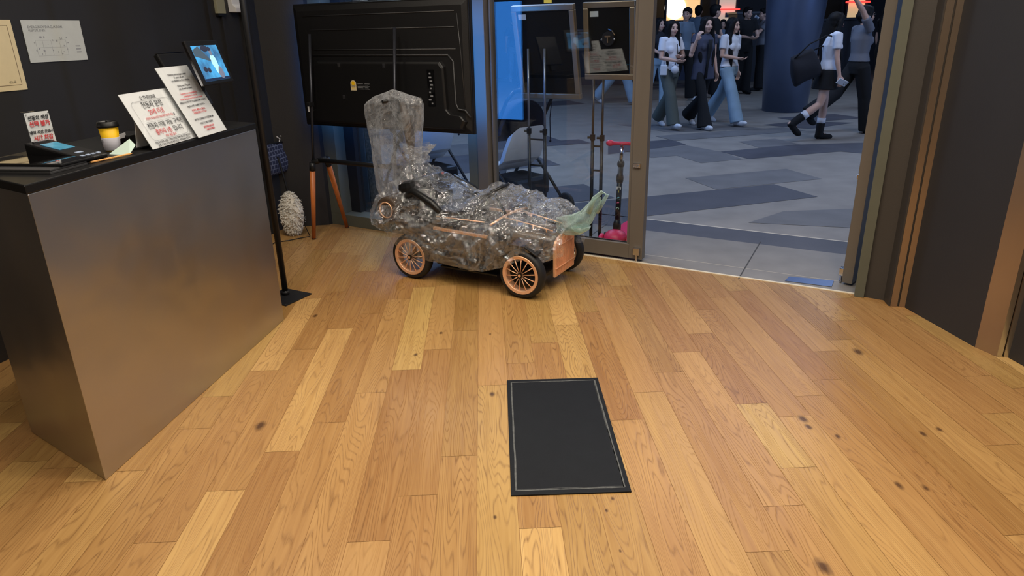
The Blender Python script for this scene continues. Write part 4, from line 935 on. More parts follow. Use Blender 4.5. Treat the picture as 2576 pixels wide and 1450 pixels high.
me = bpy.data.meshes.new('film_cover'); bm.to_mesh(me); bm.free(); me.materials.append(M['film'])
fc = thing('plastic_cover', 'crumpled clear plastic film draped over the grey ride-on car', 'plastic cover', P(*CO), FA)
o = link(bpy.data.objects.new('film_sheet', me)); o.parent = fc
# gathered knot above the seat
def knot(u, v):
    a = 2 * math.pi * v; z = .70 + .11 * u; r = .05 + .035 * abs(u - .35) ** 1.2 * 2 + .018 * math.sin(7 * a + u * 3) * (.4 + u)
    p = Vector((-.53 + r * math.cos(a) + .02 * u, r * .9 * math.sin(a), z)); return p + Vector((math.cos(a), math.sin(a), .4)) * crumple(p * 1.6, .8)
bm = film_grid(26, 60, 0, 1, knot); facet(bm, .003); me = bpy.data.meshes.new('k'); bm.to_mesh(me); bm.free(); me.materials.append(M['film_bag'])
o = link(bpy.data.objects.new('gathered_knot', me)); o.parent = fc
# tall bag over the push handle
BAGW = [(0, .14), (.12, .17), (.5, .20), (.8, .232), (.94, .235), (1, .215)]
def bag(u, v):
    a = 2 * math.pi * v; z = .43 + .68 * u; hw = interp(BAGW, u); dp = .075 * (1 - .5 * abs(2 * u - 1) ** 3) + .01
    if u > .93: q = (u - .93) / .07; dp *= (1 - q) ** .5 + .02
    cx_ = -.70 + .02 * u
    e = 2.4; c_, s_ = math.cos(a), math.sin(a)
    x = cx_ + hw * math.copysign(abs(c_) ** (2 / e), c_); y = -.02 + dp * math.copysign(abs(s_) ** (2 / e), s_)
    zz = z + (.045 * (1 - abs(c_)) - .035 * (c_ < 0) * abs(c_)) * max(0, u - .8) / .2
    p = Vector((x, y, zz)); f_ = .011 * math.sin(5 * a + 2 * noise.noise(Vector((a, u * 1.3, 0)))) + .012 * (1 - abs(noise.noise(Vector((a * 1.6, u * 1.1, 4)))) * 3) + crumple(p, .55) * (0.4 + 1.2 * max(0, u - .6))
    return p + Vector((c_ * .6, s_, 0)) * (f_ - .01)
bm = film_grid(140, 160, 0, 1, bag); bmesh.ops.remove_doubles(bm, verts=bm.verts[:], dist=1e-5)
me = bpy.data.meshes.new('b'); bm.to_mesh(me); bm.free(); me.materials.append(M['film_bag']); me.polygons.foreach_set('use_smooth', [True] * len(me.polygons))
o = setp(link(bpy.data.objects.new('plastic_bag', me)), 'tall cloudy plastic bag pulled over the push handle behind the car seat', 'plastic bag'); o.location = P(*CO); o.rotation_euler.z = FA
# pale green carrier bag tied on the nose
def gbag(u, v):
    a = 2 * math.pi * v; path = [(0, Vector((.50, 0, .38))), (.35, Vector((.60, 0, .40))), (.62, Vector((.67, 0, .45))), (1, Vector((.76, 0, .585)))]
    for (k0, p0), (k1, p1) in zip(path, path[1:]):
        if u <= k1 + 1e-9: c = p0.lerp(p1, (u - k0) / (k1 - k0)); d = (p1 - p0).normalized(); break
    r = interp([(0, .05), (.3, .055), (.6, .042), (.9, .026), (1, .010)], u); side = Vector((0, 1, 0)); up = d.cross(side).normalized()
    r *= 1 + .12 * math.sin(4 * a + 3 * u) + .05 * noise.noise(Vector((a * 2, u * 4, 0)))
    return c + side * r * .75 * math.cos(a) + up * r * math.sin(a) * 1.1
bm = film_grid(50, 60, 0, 1, gbag); bmesh.ops.remove_doubles(bm, verts=bm.verts[:], dist=1e-5); me = bpy.data.meshes.new('g'); bm.to_mesh(me); bm.free(); me.materials.append(M['greenbag']); me.polygons.foreach_set('use_smooth', [True] * len(me.polygons))
gb = setp(link(bpy.data.objects.new('carrier_bag', me)), 'pale green carrier bag tied over the nose of the film covered car', 'bag'); gb.location = P(*CO); gb.rotation_euler.z = FA
mb = MB(); mb.tube([(.70, -.02, .49), (.735, -.028, .58), (.775, -.01, .618), (.80, .012, .60), (.77, .02, .55), (.735, .01, .49)], [.016, .013, .011, .011, .013, .016], 10)
mb.done('handle_loop', M['greenbag'], gb, smooth=True)
mb = MB(); mb.loft([[(.60, -.05, .40), (.60, .03, .40), (.585, -.01, .35)], [(.66, -.05, .385), (.66, .02, .39), (.64, -.01, .345)], [(.715, -.03, .40), (.71, .0, .41), (.70, -.02, .385)]]); mb.done('tied_corner', M['greenbag'], gb, smooth=True)

# ------------------------------------------------------------ outside the glass: display boards on twin-pole stands
alu = mat('pale_bronze_alu', (168, 152, 132), .35, .8)
def board(name, label, s, n, z0, w_, h_, tilt, rz, px_, polelab, zb):
    t = thing(name, label, 'display board', P(s, n, z0), FA + rz); t.rotation_euler = (R(tilt), 0, FA + rz)
    mb = MB(); f = .038
    for a, b in (((-w_ / 2, -.02, 0), (w_ / 2, .02, f)), ((-w_ / 2, -.02, h_ - f), (w_ / 2, .02, h_)), ((-w_ / 2, -.02, f), (-w_ / 2 + f, .02, h_ - f)), ((w_ / 2 - f, -.02, f), (w_ / 2, .02, h_ - f))): mb.b2(a, b)
    mb.done('frame', alu, t, bevel=.005)
    mb = MB(); mb.b2((-w_ / 2 + f, -.008, f), (w_ / 2 - f, .012, h_ - f)); mb.done('back_board', M['board_black'], t)
    mb = MB(); mb.b2((-w_ / 2 + f + .01, -.0095, h_ - f - .055), (-w_ / 2 + f + .07, -.008, h_ - f - .02)); mb.done('sticker', M['greypaper'], t)
    return t
b1 = board('display_board', 'larger black backed display board, leaning, with a pale metal frame outside the glass', -.425, .36, 1.03, .475, .64, 13, 0, None, None, None)
b2_ = board('display_board', 'smaller upright black backed display board with a bracket on its back', .025, .36, 1.165, .365, .50, 7, 0, None, None, None)
mb = MB(); mb.cyl((0, -.03, .27), (0, -.01, .27), .045, n=24); mb.done('bracket_plate', M['black_metal'], b2_)
mb = MB(); mb.box((0, -.035, .285), (.04, .01, .01)); mb.box((0, -.035, .262), (.008, .01, .035)); mb.ball((-.045, -.03, .265), .008); mb.ball((.045, -.03, .265), .008); mb.tube([(0, -.02, .33), (.03, -.03, .32), (.045, -.02, .29)], .005); mb.done('bracket', M['chrome'], b2_)
def stand(label, s, n, xs, ztop, zj, color):
    t = fthing('twin_pole_stand', label, 'stand', s, n)
    for x in xs:
        mb = MB(); mb.cyl((x, 0, zj), (x, 0, ztop), .0085, n=14); up_ = mb.done('upper_tube', color, t, smooth=True)
        mb = MB(); mb.cyl((x, 0, .02), (x, 0, zj), .0125, n=14); mb.done('lower_tube', M['black_metal'], t, smooth=True)
        mb = MB(); mb.cyl((x, 0, zj - .02), (x, 0, zj + .02), .018, n=14); mb.cyl((x - .035, -.01, zj), (x, 0, zj), .009, n=10); mb.done('clamp_knob', M['black'], t)
    mb = MB(); 
    for z in (zj - .06, .55 if zj > .6 else .3): mb.box(((xs[0] + xs[1]) / 2, 0, z), (xs[1] - xs[0], .012, .012))
    mb.box(((xs[0] + xs[1]) / 2, .0, .01), (xs[1] - xs[0] + .07, .10, .02), bevel=.004)
    mb.done('cross_piece', M['black_metal'], t)
    return t
silv = mat('pole_silver', (150, 156, 170), .3, .7)
stand('twin silver over black pole stand just outside, holding the larger display board', -.50, .27, (-.065, .065), 1.37, .80, silv)
stand('thinner twin pole stand just outside, holding the smaller display board', -.02, .26, (-.035, .035), 1.17, .78, mat('pole_bronze', (92, 84, 80), .35, .7))

# ------------------------------------------------------------ strollers
def stroller(label, s, n, rz, canopy=True):
    t = fthing('stroller', label, 'stroller', s, n, 0, rz, 'strollers parked outside the glass')
    fm = M['black_metal']
    for y in (-.24, .24):
        mb = MB(); mb.tube([(.42, y, .10), (.16, y, .46), (-.05, y, .72), (-.22, y, .98), (-.30, y * .95, 1.05)], .014, 10); mb.tube([(-.38, y, .11), (-.12, y, .36), (.10, y, .55)], .013, 10); mb.ball((.02, y, .62), (.035, .02, .05)); mb.done('side_frame', fm, t, smooth=True)
        mb = MB(); mb.cyl((0, y - .008, .49), (0, y + .02 * math.copysign(1, y), .49), .018, n=16); mb.done('pivot', M['chrome'], t)
    mb = MB(); mb.tube([(-.30, -.228, 1.05), (-.345, -.15, 1.07), (-.35, 0, 1.075), (-.345, .15, 1.07), (-.30, .228, 1.05)], .017, 12); mb.done('push_bar', M['black_rubber'], t, smooth=True)
    mb = MB(); mb.tube([(.02, -.24, .62), (.20, -.23, .66), (.28, -.12, .67), (.30, 0, .67), (.28, .12, .67), (.20, .23, .66), (.02, .24, .62)], .018, 12); mb.done('bumper_bar', M['black_rubber'], t, smooth=True)
    # reclined padded seat
    mb = MB(); prof = [(.30, .30, .14), (.24, .40, .17), (.12, .42, .19), (.02, .40, .20), (-.07, .46, .20), (-.13, .58, .20), (-.18, .70, .18), (-.19, .74, .12)]
    rings = [[(x + (-.035 if k in (0, 1) else .03) * (1 if z > .45 else .6), y, z + (.02 if k in (0, 1) else -.02)) for k, y in enumerate((-w2, w2, w2, -w2))] for x, z, w2 in prof]
    mb.loft(rings); mb.done('padded_seat', M['seatcloth'], t, smooth=True, bevel=.012)
    mb = MB(); mb.loft([[(.30, y, .31), (.38, y, .16), (.41, y, .16), (.33, y, .33)] for y in (-.15, .15)]); mb.box((.40, 0, .13), (.12, .3, .02)); mb.done('footrest', M['canvas'], t)
    mb = MB(); rings = []
    for i in range(13):
        a = R(-15 + 125 * i / 12); ring = []
        for k in range(17):
            b = math.pi * k / 16; rr_ = .27 * (1 + .02 * math.cos(i * math.pi * 1.0)); ring.append((-.12 + rr_ * math.sin(a) * math.sin(b) * .98, -.235 * math.cos(b), .70 + rr_ * math.cos(a) * math.sin(b)))
        rings.append(ring)
    mb.loft(rings, closed=False); mb.done('canopy', M['canvas'], t, smooth=True, solid=.008)
    mb = MB(); mb.box((-.06, 0, .26), (.36, .38, .16), bevel=.03); mb.done('basket', M['carblack'], t)
    for x, y, r in ((.42, -.2, .085), (.42, .2, .085), (-.38, -.25, .10), (-.38, .25, .10)):
        mb = MB(); mb.torus((0, 0, 0), r - .017, .017, 'Y', 36, 10); wv = mb.done('wheel', M['black_rubber'], t, smooth=True); wv.location = (x, y, r)
        mb = MB(); mb.cyl((0, -.012, 0), (0, .012, 0), r - .03, n=28); mb.cyl((0, -.022, 0), (0, .022, 0), .014, n=14); mb.done('wheel_hub', M['black'], wv)
    mb = MB(); mb.tube([(-.20, -.25, .95), (-.17, -.255, .8), (-.18, -.25, .62)], .004, 6); mb.ball((-.18, -.25, .61), .01); mb.done('strap', M['canvas'], t)
    return t
stroller('black stroller with pale liner parked outside behind the larger display board', -1.02, .85, R(158))
stroller('black framed stroller with pale liner, seen through the window below the television', -1.98, .90, R(158))

# ------------------------------------------------------------ child's scooter
t = fthing('kick_scooter', 'pink and black child kick scooter standing outside against the glass door', 'scooter', .15, .26, 0, R(-82))
mb = MB(); mb.loft([[(x, y * w2, z) for y in (-1, 1)] + [(x, w2, z + .018), (x, -w2, z + .018)] for x, w2, z in ((-.50, .04, .05), (-.42, .055, .05), (-.1, .06, .05), (.0, .05, .065), (.05, .04, .085))]); mb.done('deck', M['pink'], t, bevel=.006)
mb = MB(); mb.ball((.05, .0, .085), (.085, .085, .065), 24, 14); mb.done('front_cover', M['pink'], t, smooth=True)
mb = MB(); mb.cyl((.0, -.085, .10), (.02, -.078, .10), .012, n=12); mb.loft([[(.05, -.082, .05), (.09, -.075, .055), (.08, -.07, .085)], [(.05, -.09, .05), (.09, -.083, .055), (.08, -.078, .085)]]); mb.done('cover_opening', M['black'], t)
for y in (-.10, .10):
    mb = MB(); mb.torus((0, 0, 0), .042, .016, 'Y', 32, 10); mb.cyl((0, -.01, 0), (0, .01, 0), .03, n=20); wv = mb.done('wheel', M['pink'], t, smooth=True); wv.location = (.06, y, .058)
mb = MB(); mb.torus((0, 0, 0), .028, .014, 'Y', 28, 8); mb.cyl((0, -.012, 0), (0, .012, 0), .02, n=20); wv = mb.done('wheel', M['black_rubber'], t, smooth=True); wv.location = (-.50, 0, .042)
mb = MB(); mb.cyl((.02, -.0, .12), (-.045, 0, .60), .019, n=20); mb.ball((-.03, 0, .50), (.026, .026, .05)); mb.ball((-.045, 0, .60), (.028, .026, .03)); mb.ball((.015, 0, .16), (.03, .03, .06)); stem = mb.done('stem', M['black'], t, smooth=True)
mb = MB(); mb.cyl((-.045, 0, .60), (-.062, 0, .735), .013, n=18); mb.done('telescopic_tube', M['chrome'], t, smooth=True)
mb = MB(); mb.cyl((-.062, -.10, .74), (-.062, .10, .74), .013, n=16)
for y in (-.085, .085): mb.ball((-.062, y, .74), (.022, .03, .022), 16, 10)
hb = mb.done('handlebar', M['pink'], t, smooth=True); 
cols = [(240, 240, 240), (240, 220, 90), (120, 200, 220), (240, 120, 160), (200, 230, 210)]
for i, ch in enumerate('micro'):
    z = .44 - i * .036; x = .02 - .065 * (z - .12) / .48
    tm = Matrix.Translation((x + .0185, 0, z)) @ Matrix.Rotation(R(90), 4, 'Z') @ Matrix.Rotation(R(90), 4, 'X')
    text_mesh([(ch, 0, 0, .042, 'CENTER', .0012)], mat('letter_%d' % i, cols[i], .5), stem, mtx=tm)

# ------------------------------------------------------------ people
def rotm(ax, d): return Matrix.Rotation(R(d), 3, ax)
def remesh(o, vox, sm=3):
    a = o.modifiers.new('remesh', 'REMESH'); a.mode = 'VOXEL'; a.voxel_size = vox; a.use_smooth_shade = True
    b = o.modifiers.new('smooth', 'SMOOTH'); b.factor = .5; b.iterations = sm
def person(label, loc, face, h=1.62, legs=(20, 10, -18, 30), armL=(5, 8, 15, 0), armR=(-5, 8, 15, 0), top='tee', topm='tee_white', bottom='wide', botm='denim', shoem='shoe_white', hair='long', head=0, nod=0, vox=.009, male=False, sleeve=.5, lean=0, skinm='skin', group=None, hem=.0, glasses=False):
    """face: world heading in degrees; arms = (forward, outward, elbow bend, inward twist)"""
    k = h / 1.65 * 1.035
    root = thing('person', label, 'person', loc, R(face - 90)); root.scale = (k, k, k)
    sw = .185 if male else .165; hw = .085
    hips = Vector((0, 0, .90)); J = {}
    for sd, a, kn, nm in ((-1, legs[0], legs[1], 'L'), (1, legs[2], legs[3], 'R')):
        hp = hips + Vector((sd * hw, 0, 0)); th = rotm('X', a) @ Vector((0, 0, -.42)); knp = hp + th
        shn = rotm('X', a - kn) @ Vector((0, 0, -.41)); an = knp + shn
        fp = a - kn; pit = max(-75, min(25, fp * .8)) if fp < 0 else 8
        toe = an + rotm('X', pit) @ Vector((sd * .015, .17, -.05)); ball = an + rotm('X', pit) @ Vector((sd * .01, .12, -.055)); heel = an + rotm('X', pit) @ Vector((0, -.045, -.045))
        J[nm] = (hp, knp, an, heel, ball, toe)
    zmin = min(min(p.z for p in J[n][3:]) for n in 'LR') - .022
    dz = -zmin
    for n in 'LR': J[n] = tuple(p + Vector((0, 0, dz)) for p in J[n])
    hips.z += dz; LM = rotm('X', -lean)
    def up(v): return hips + LM @ (Vector(v) - Vector((0, 0, .90)))
    waist, chest, neck, hd = up((0, -.005, 1.06)), up((0, -.01, 1.24)), up((0, -.005, 1.41)), up((0, .015, 1.525))
    AR = {}
    for sd, ar, nm in ((-1, armL, 'L'), (1, armR, 'R')):
        sh = up((sd * sw, -.01, 1.365)); f, o_, e, tw = ar
        ud = LM @ rotm('X', f) @ rotm('Y', -sd * o_) @ Vector((0, 0, -1)); el = sh + ud * .27
        fd = LM @ rotm('X', f) @ rotm('Y', -sd * o_) @ rotm('Z', sd * tw) @ rotm('X', e) @ Vector((0, 0, -1)); wr = el + fd * .235
        AR[nm] = (sh, el, wr, ud, fd)
    hm = rotm('Z', head) @ rotm('X', -nod)
    def hh(v): return hd + hm @ Vector(v)
    S = M[skinm]
    # body: one continuous surface
    mb = MB()
    def ell(c, rx, ry, n=20): return [(c.x + rx * math.cos(2 * math.pi * i / n), c.y + ry * math.sin(2 * math.pi * i / n), c.z) for i in range(n)]
    mb.loft([ell(hips + Vector((0, 0, -.08)), .10, .07), ell(hips, .155, .10), ell(waist, .115, .08), ell(chest, .145, .095), ell(up((0, -.01, 1.33)), .15, .08), ell(up((0, -.01, 1.385)), .09, .06), ell(neck, .05, .05)])
    mb.tube([up((0, -.015, 1.37)), neck, up((0, .0, 1.47))], [.055, .046, .048], 14)
    for nm in 'LR':
        sh, el, wr, ud, fd = AR[nm]
        mb.tube([up((0, -.01, 1.36)).lerp(sh, .5), sh, sh + ud * .1, el, el + fd * .06, wr, wr + fd * .03], [.05, .048, .042, .034, .035, .024, .022], 12); mb.ball(sh, .046); mb.ball(el, .034)
        hp, kp, an, he, ba, to = J[nm]
        mb.tube([hp, hp.lerp(kp, .5), kp, kp.lerp(an, .35), an], [.082, .07, .052, .053, .035], 14); mb.ball(kp, .05)
        mb.tube([he + Vector((0, 0, .01)), an.lerp(ba, .5), ba, to], [.028, .034, .03, .02], 10)
        # hand with palm, four fingers and a thumb
        side = 1 if nm == 'R' else -1
        acr = (LM @ rotm('X', ar_f(armL if nm == 'L' else armR)) @ Vector((0, 1, 0))); acr = (acr - acr.dot(fd) * fd).normalized(); pn_ = fd.cross(acr).normalized()
        if pn_.x * side > 0: pn_ = -pn_                              # palm faces the body
        pc = wr + fd * .055
        mb.tube([wr + fd * .01, pc, wr + fd * .095], [(.026, .018), (.038, .016), (.036, .014)], 12) if abs(acr.z) > 9 else mb.loft([[wr + fd * q + acr * (a_ * wd) + pn_ * (b_ * .014) for a_, b_ in ((1, .5), (.6, 1), (-.6, 1), (-1, .5), (-1, -.5), (-.6, -1), (.6, -1), (1, -.5))] for q, wd in ((.0, .024), (.03, .034), (.06, .040), (.095, .038))])
        for i, ln in enumerate((.068, .076, .070, .055)):
            b0 = wr + fd * .092 + acr * (.030 - .020 * i); c1 = b0 + fd * ln * .45 + pn_ * .008; c2 = c1 + fd * ln * .25 + pn_ * .018; c3 = c2 + fd * .008 + pn_ * .022
            mb.tube([b0 - fd * .01, b0, c1, c2, c3], [.0088, .0088, .008, .0075, .0065], 8)
        b0 = wr + fd * .025 + acr * .028; mb.tube([b0 - acr * .01, b0 + acr * .014 + fd * .02, b0 + acr * .026 + fd * .045 + pn_ * .01, b0 + acr * .024 + fd * .066 + pn_ * .016], [.012, .0115, .0095, .008], 8)
    # head with face
    def hb(c, r, rot=None): mb.ball(hh(c), r, 24, 16, rot=rot)
    e_ = (R(-nod), 0, R(head))
    mb.ball(hh((0, -.008, .035)), (.074, .09, .085), 28, 20, rot=e_); mb.ball(hh((0, .018, -.02)), (.060, .070, .078), 24, 16, rot=e_); mb.ball(hh((0, .052, -.078)), (.030, .030, .024), 16, 10, rot=e_)
    mb.tube([hh((0, .080, .022)), hh((0, .098, -.012)), hh((0, .104, -.024))], [.009, .011, .012], 10); mb.ball(hh((0, .092, -.030)), (.019, .014, .011), rot=e_)
    mb.ball(hh((0, .076, .036)), (.045, .014, .012), rot=e_)
    for x in (-.036, .036): mb.ball(hh((x, .062, -.022)), (.024, .022, .024), rot=e_); mb.ball(hh((x * 2.08, -.005, -.005)), (.012, .022, .032), rot=e_)
    mb.ball(hh((0, .083, -.052)), (.022, .010, .010), rot=e_)
    body = mb.done('body', S, root, smooth=True); remesh(body, vox, 3)
    for x in (-.031, .031):
        mb = MB(); mb.ball(hh((x, .0795, .008)), (.0125, .006, .0065), rot=e_); mb.done('eye', M['eye'], root, smooth=True)
        mb = MB(); mb.tube([hh((x - .017, .082, .030)), hh((x, .087, .034)), hh((x + .017, .082, .030))], .0028, 6); mb.done('eyebrow', M['hair'], root)
    mb = MB(); mb.tube([hh((-.021, .086, -.052)), hh((-.008, .0935, -.0495)), hh((0, .0945, -.051)), hh((.008, .0935, -.0495)), hh((.021, .086, -.052))], [.002, .0052, .006, .0052, .002], 8); mb.done('mouth', M['lip'], root, smooth=True)
    if glasses:
        mb = MB()
        for x in (-.031, .031):
            q = [hh((x + .023 * math.cos(a), .093, .005 + .019 * math.sin(a))) for a in [2 * math.pi * i / 20 for i in range(21)]]; mb.tube(q, .0016, 6)
        mb.tube([hh((-.008, .095, .01)), hh((.008, .095, .01))], .0016, 6)
        for x in (-1, 1): mb.tube([hh((x * .054, .09, .01)), hh((x * .076, .0, .008))], .0016, 6)
        mb.done('glasses', M['eye'], root)
    # hair
    mb = MB(); mb.ball(hh((0, -.022, .048)), (.088, .098, .088), 28, 20, rot=e_); mb.ball(hh((0, -.05, .0)), (.078, .065, .09), 24, 16, rot=e_)
    if hair == 'long' or hair == 'shoulder':
        ln = .42 if hair == 'long' else .20
        for x in (-1, 1):
            mb.tube([hh((x * .03, .045, .112)), hh((x * .062, .045, .075)), hh((x * .080, .020, .0)), hh((x * .083, .0, -.09)), hh((x * .10, .0, -.17)), hh((x * .105, .055 if ln > .3 else .0, -.17 - ln * .6)), hh((x * .09, .07 if ln > .3 else .0, -.17 - ln))], [(.015, .02), (.02, .03), (.022, .045), (.026, .05), (.028, .045), (.03, .035), (.014, .02)], 12)
        mb.tube([hh((0, -.07, .04)), hh((0, -.085, -.08)), hh((0, -.10, -.18)), hh((0, -.105, -.17 - ln * .8))], [(.07, .05), (.085, .045), (.11, .035), (.07, .02)], 16)
    elif hair == 'bun':
        mb.ball(hh((0, -.10, .0)), (.05, .045, .05), rot=e_); 
        for x in (-1, 1): mb.tube([hh((x * .03, .05, .108)), hh((x * .070, .035, .06)), hh((x * .082, .005, -.01)), hh((x * .06, -.04, -.06))], [(.012, .02), (.014, .025), (.016, .03), (.02, .03)], 10)
    else:
        mb.tube([hh((-.05, .055, .085)), hh((0, .075, .092)), hh((.05, .055, .085))], [.022, .028, .022], 10)
    hr = mb.done('hair', M['hair'], root, smooth=True); remesh(hr, vox, 2)
    # top
    mb = MB(); T = M[topm]; hemz = {'tee': .90, 'blouse': .93, 'blazer': .76}[top] + hem; g = .022 if top != 'blazer' else .034
    hc = up((0, 0, hemz)) if hemz > .86 else Vector((0, 0, hemz + dz)); fl = .165 if top == 'tee' else .19 if top == 'blouse' else .20
    rings = [ell(hc, fl, .12), ell(hips + Vector((0, 0, .06)), .15 + g * .7, .10 + g * .6), ell(waist, .115 + g, .085 + g * .8), ell(chest, .145 + g * .8, .10 + g * .8), ell(up((0, -.01, 1.33)), .15 + g * .5, .085 + g * .6), ell(up((0, -.012, 1.385)), .10 + g * .4, .066 + g * .4), ell(up((0, -.01, 1.415)), .062, .058)]
    if not male: mb.ball(up((-.065, .075, 1.22)), (.06, .045, .06)); mb.ball(up((.065, .075, 1.22)), (.06, .045, .06))
    if hemz > hips.z - dz + .06: rings.pop(1)
    mb.loft(rings)
    for nm in 'LR':
        sh, el, wr, ud, fd = AR[nm]; q = sleeve
        pts = [up((0, -.01, 1.36)).lerp(sh, .55), sh, sh + ud * .09]; rs = [.058, .058, .056]
        if q <= .55: pts.append(sh + ud * .27 * q * 1.25); rs.append(.056)
        else: pts += [el, el.lerp(wr, (q - .5) * 2)]; rs += [.047, .037]
        mb.tube(pts, rs, 14)
    tp = mb.done('shirt' if top != 'blazer' else 'blazer', T, root, smooth=True); remesh(tp, vox * 1.1, 2)
    if top == 'blazer':
        mb = MB(); mb.loft([[up((-.028, .145, 1.33)), up((.045, .145, 1.33)), up((.045, .135, 1.33)), up((-.028, .135, 1.33))], [up((-.01, .165, 1.2)), up((.05, .165, 1.2)), up((.05, .15, 1.2)), up((-.01, .15, 1.2))], [up((.02, .152, 1.0)), up((.05, .152, 1.0)), up((.05, .13, 1.0)), up((.02, .13, 1.0))], [Vector((.03, .15, .78 + dz)), Vector((.075, .145, .78 + dz)), Vector((.07, .12, .78 + dz)), Vector((.03, .12, .78 + dz))]]); mb.done('inner_top', M['cloth_black'], root, smooth=True)
        mb = MB(); mb.ball(up((-.03, .155, .98)), (.011, .005, .011)); mb.done('button', M['cloth_dark'], root)
    # bottom
    mb = MB(); B = M[botm]
    if bottom == 'skirt':
        q = (J['L'][1] + J['R'][1]) / 2; sk = Vector((q.x * .3, q.y * .3, hips.z - .22))
        mb.loft([ell(hips + Vector((0, 0, .11)), .135, .10), ell(hips, .175, .125), ell(sk, .205, .165)])
    else:
        mb.loft([ell(hips + Vector((0, 0, .12)), .135, .10), ell(hips, .175, .12), ell(hips + Vector((0, 0, -.10)), .16, .11)])
        wk = {'wide': (.098, .092, .098, .105), 'flare': (.088, .066, .085, .118), 'slim': (.088, .064, .058, .056)}[bottom]
        for nm in 'LR':
            hp, kp, an, he, ba, to = J[nm]; mb.tube([hp, kp, kp.lerp(an, .5), an + (an - kp).normalized() * .03], wk, 18); mb.ball(kp, wk[1])
    bt = mb.done('skirt' if bottom == 'skirt' else 'trousers', B, root, smooth=True); remesh(bt, vox * 1.1, 3)
    for nm in 'LR':
        hp, kp, an, he, ba, to = J[nm]; mb = MB()
        mb.tube([he, he.lerp(ba, .35) + Vector((0, 0, .014)), ba, to], [(.038, .036), (.044, .042), (.046, .042), (.040, .034)], 16); mb.ball(to, (.034, .034, .028))
        if shoem == 'boot': mb.tube([an + (kp - an).normalized() * .15, an, he.lerp(ba, .25)], [.058, .052, .05], 16)
        sh_ = mb.done('boot' if shoem == 'boot' else 'shoe', M['cloth_black'] if shoem == 'boot' else M[shoem], root, smooth=True); remesh(sh_, vox, 2)
        if bottom == 'skirt' and shoem == 'boot':
            mb = MB(); d = (kp - an).normalized(); mb.cyl(an + d * .13, an + d * .21, .055, .057, n=20); mb.done('sock', M['tee_white'], root, smooth=True)
    root['_'] = 0; del root['_']
    return root, dict(J=J, A=AR, up=up, hh=hh)
def ar_f(a): return a[0]
def W(root, v):                              # a point of the person's frame in the world
    k = root.scale[0]; a = root.rotation_euler.z; v = Vector(v) * k
    return Vector((v.x * math.cos(a) - v.y * math.sin(a), v.x * math.sin(a) + v.y * math.cos(a), v.z)) + root.location
def at(px, py): p = F(px, py); return (p.x, p.y, 0)

p1, k1 = person('woman in a white tee and wide olive trousers, nearest the door frame, long black hair', at(1676, 322), -62, 1.53, (-12, 22, 22, 8), (12, 14, 95, 55), (8, 10, 80, 40), 'tee', 'tee_white', 'wide', 'olive', hair='long', head=-10)
p2, k2 = person('woman in a navy sleeveless blazer and flared black trousers with one hand raised', at(1758, 321), -68, 1.60, (-14, 30, 20, 6), (-4, 8, 14, 0), (8, 20, 138, -25), 'blazer', 'blazer', 'flare', 'cloth_black', hair='long', head=-8, sleeve=.30)
p3, k3 = person('woman in a white peplum blouse and pale wide jeans walking beside the navy blazer', at(1822, 312), -55, 1.58, (-24, 12, 24, 6), (-6, 8, 12, 0), (4, 10, 85, 50), 'blouse', 'tee_white', 'wide', 'denim', hair='long', head=8)
p10, k10 = person('woman in a white tee, short black skirt and black boots walking right', at(2058, 352), 2, 1.56, (8, 10, -12, 42), (-2, 8, 12, 0), (2, 8, 12, 0), 'tee', 'tee_white', 'skirt', 'cloth_black', 'boot', hair='long', head=6, lean=2, hem=.03)
p11, k11 = person('woman with glasses in a grey tee and wide black trousers, arm raised, walking right', at(2134, 334), 4, 1.67, (-32, 22, 16, 4), (4, 6, 12, 0), (216, 10, 8, 0), 'tee', 'tee_grey', 'wide', 'cloth_black', 'cloth_black', hair='bun', head=2, glasses=True, hem=.06)
bg = dict(vox=.013)
p4, k4 = person('man in a pale blue grey tee and black trousers behind the woman in olive trousers', at(1713, 252), -50, 1.80, (14, 8, -14, 22), (10, 8, 60, 40), (6, 6, 15, 0), 'tee', 'tee_blue', 'wide', 'cloth_black', hair='short', male=True, head=-70, **bg)
p8, k8 = person('man in a grey tee drinking from a cup, standing just left of the column', at(1905, 228), 178, 1.76, (4, 6, -4, 6), (40, 6, 110, 20), (45, 8, 95, 30), 'tee', 'tee_grey', 'wide', 'cloth_black', 'cloth_black', hair='short', male=True, **bg)
p7, k7 = person('man all in black standing behind the woman in the white blouse, hands in front', at(1862, 236), -75, 1.78, (4, 6, -4, 6), (20, 6, 70, 40), (20, 8, 70, 40), 'tee', 'cloth_black', 'wide', 'cloth_black', 'cloth_black', hair='short', male=True, **bg)
person('person in black with short hair right behind the woman in the navy blazer', at(1782, 246), -35, 1.82, (8, 8, -8, 12), (20, 6, 30, 0), (24, 8, 50, 20), 'tee', 'cloth_black', 'wide', 'cloth_black', 'cloth_black', hair='short', male=True, head=50, **bg)
person('tall person in a pale blue shirt seen from behind, under the bright shop window', at(1745, 212), 60, 1.9, (6, 8, -8, 12), (6, 8, 20, 0), (6, 8, 20, 0), 'tee', 'tee_blue', 'slim', 'cloth_black', 'cloth_black', hair='short', male=True, **bg)
person('small dark haired person between the navy blazer and the white blouse', at(1806, 222), -110, 1.55, (6, 8, -8, 12), (6, 8, 20, 0), (10, 8, 60, 20), 'tee', 'tee_blue', 'slim', 'cloth_dark', 'cloth_black', hair='shoulder', **bg)
person('dark haired person half hidden by the door stile behind the olive trousers', at(1648, 270), -60, 1.58, (10, 8, -10, 16), (6, 8, 20, 0), (10, 8, 60, 20), 'tee', 'cloth_dark', 'slim', 'denim', 'shoe_white', hair='long', **bg)
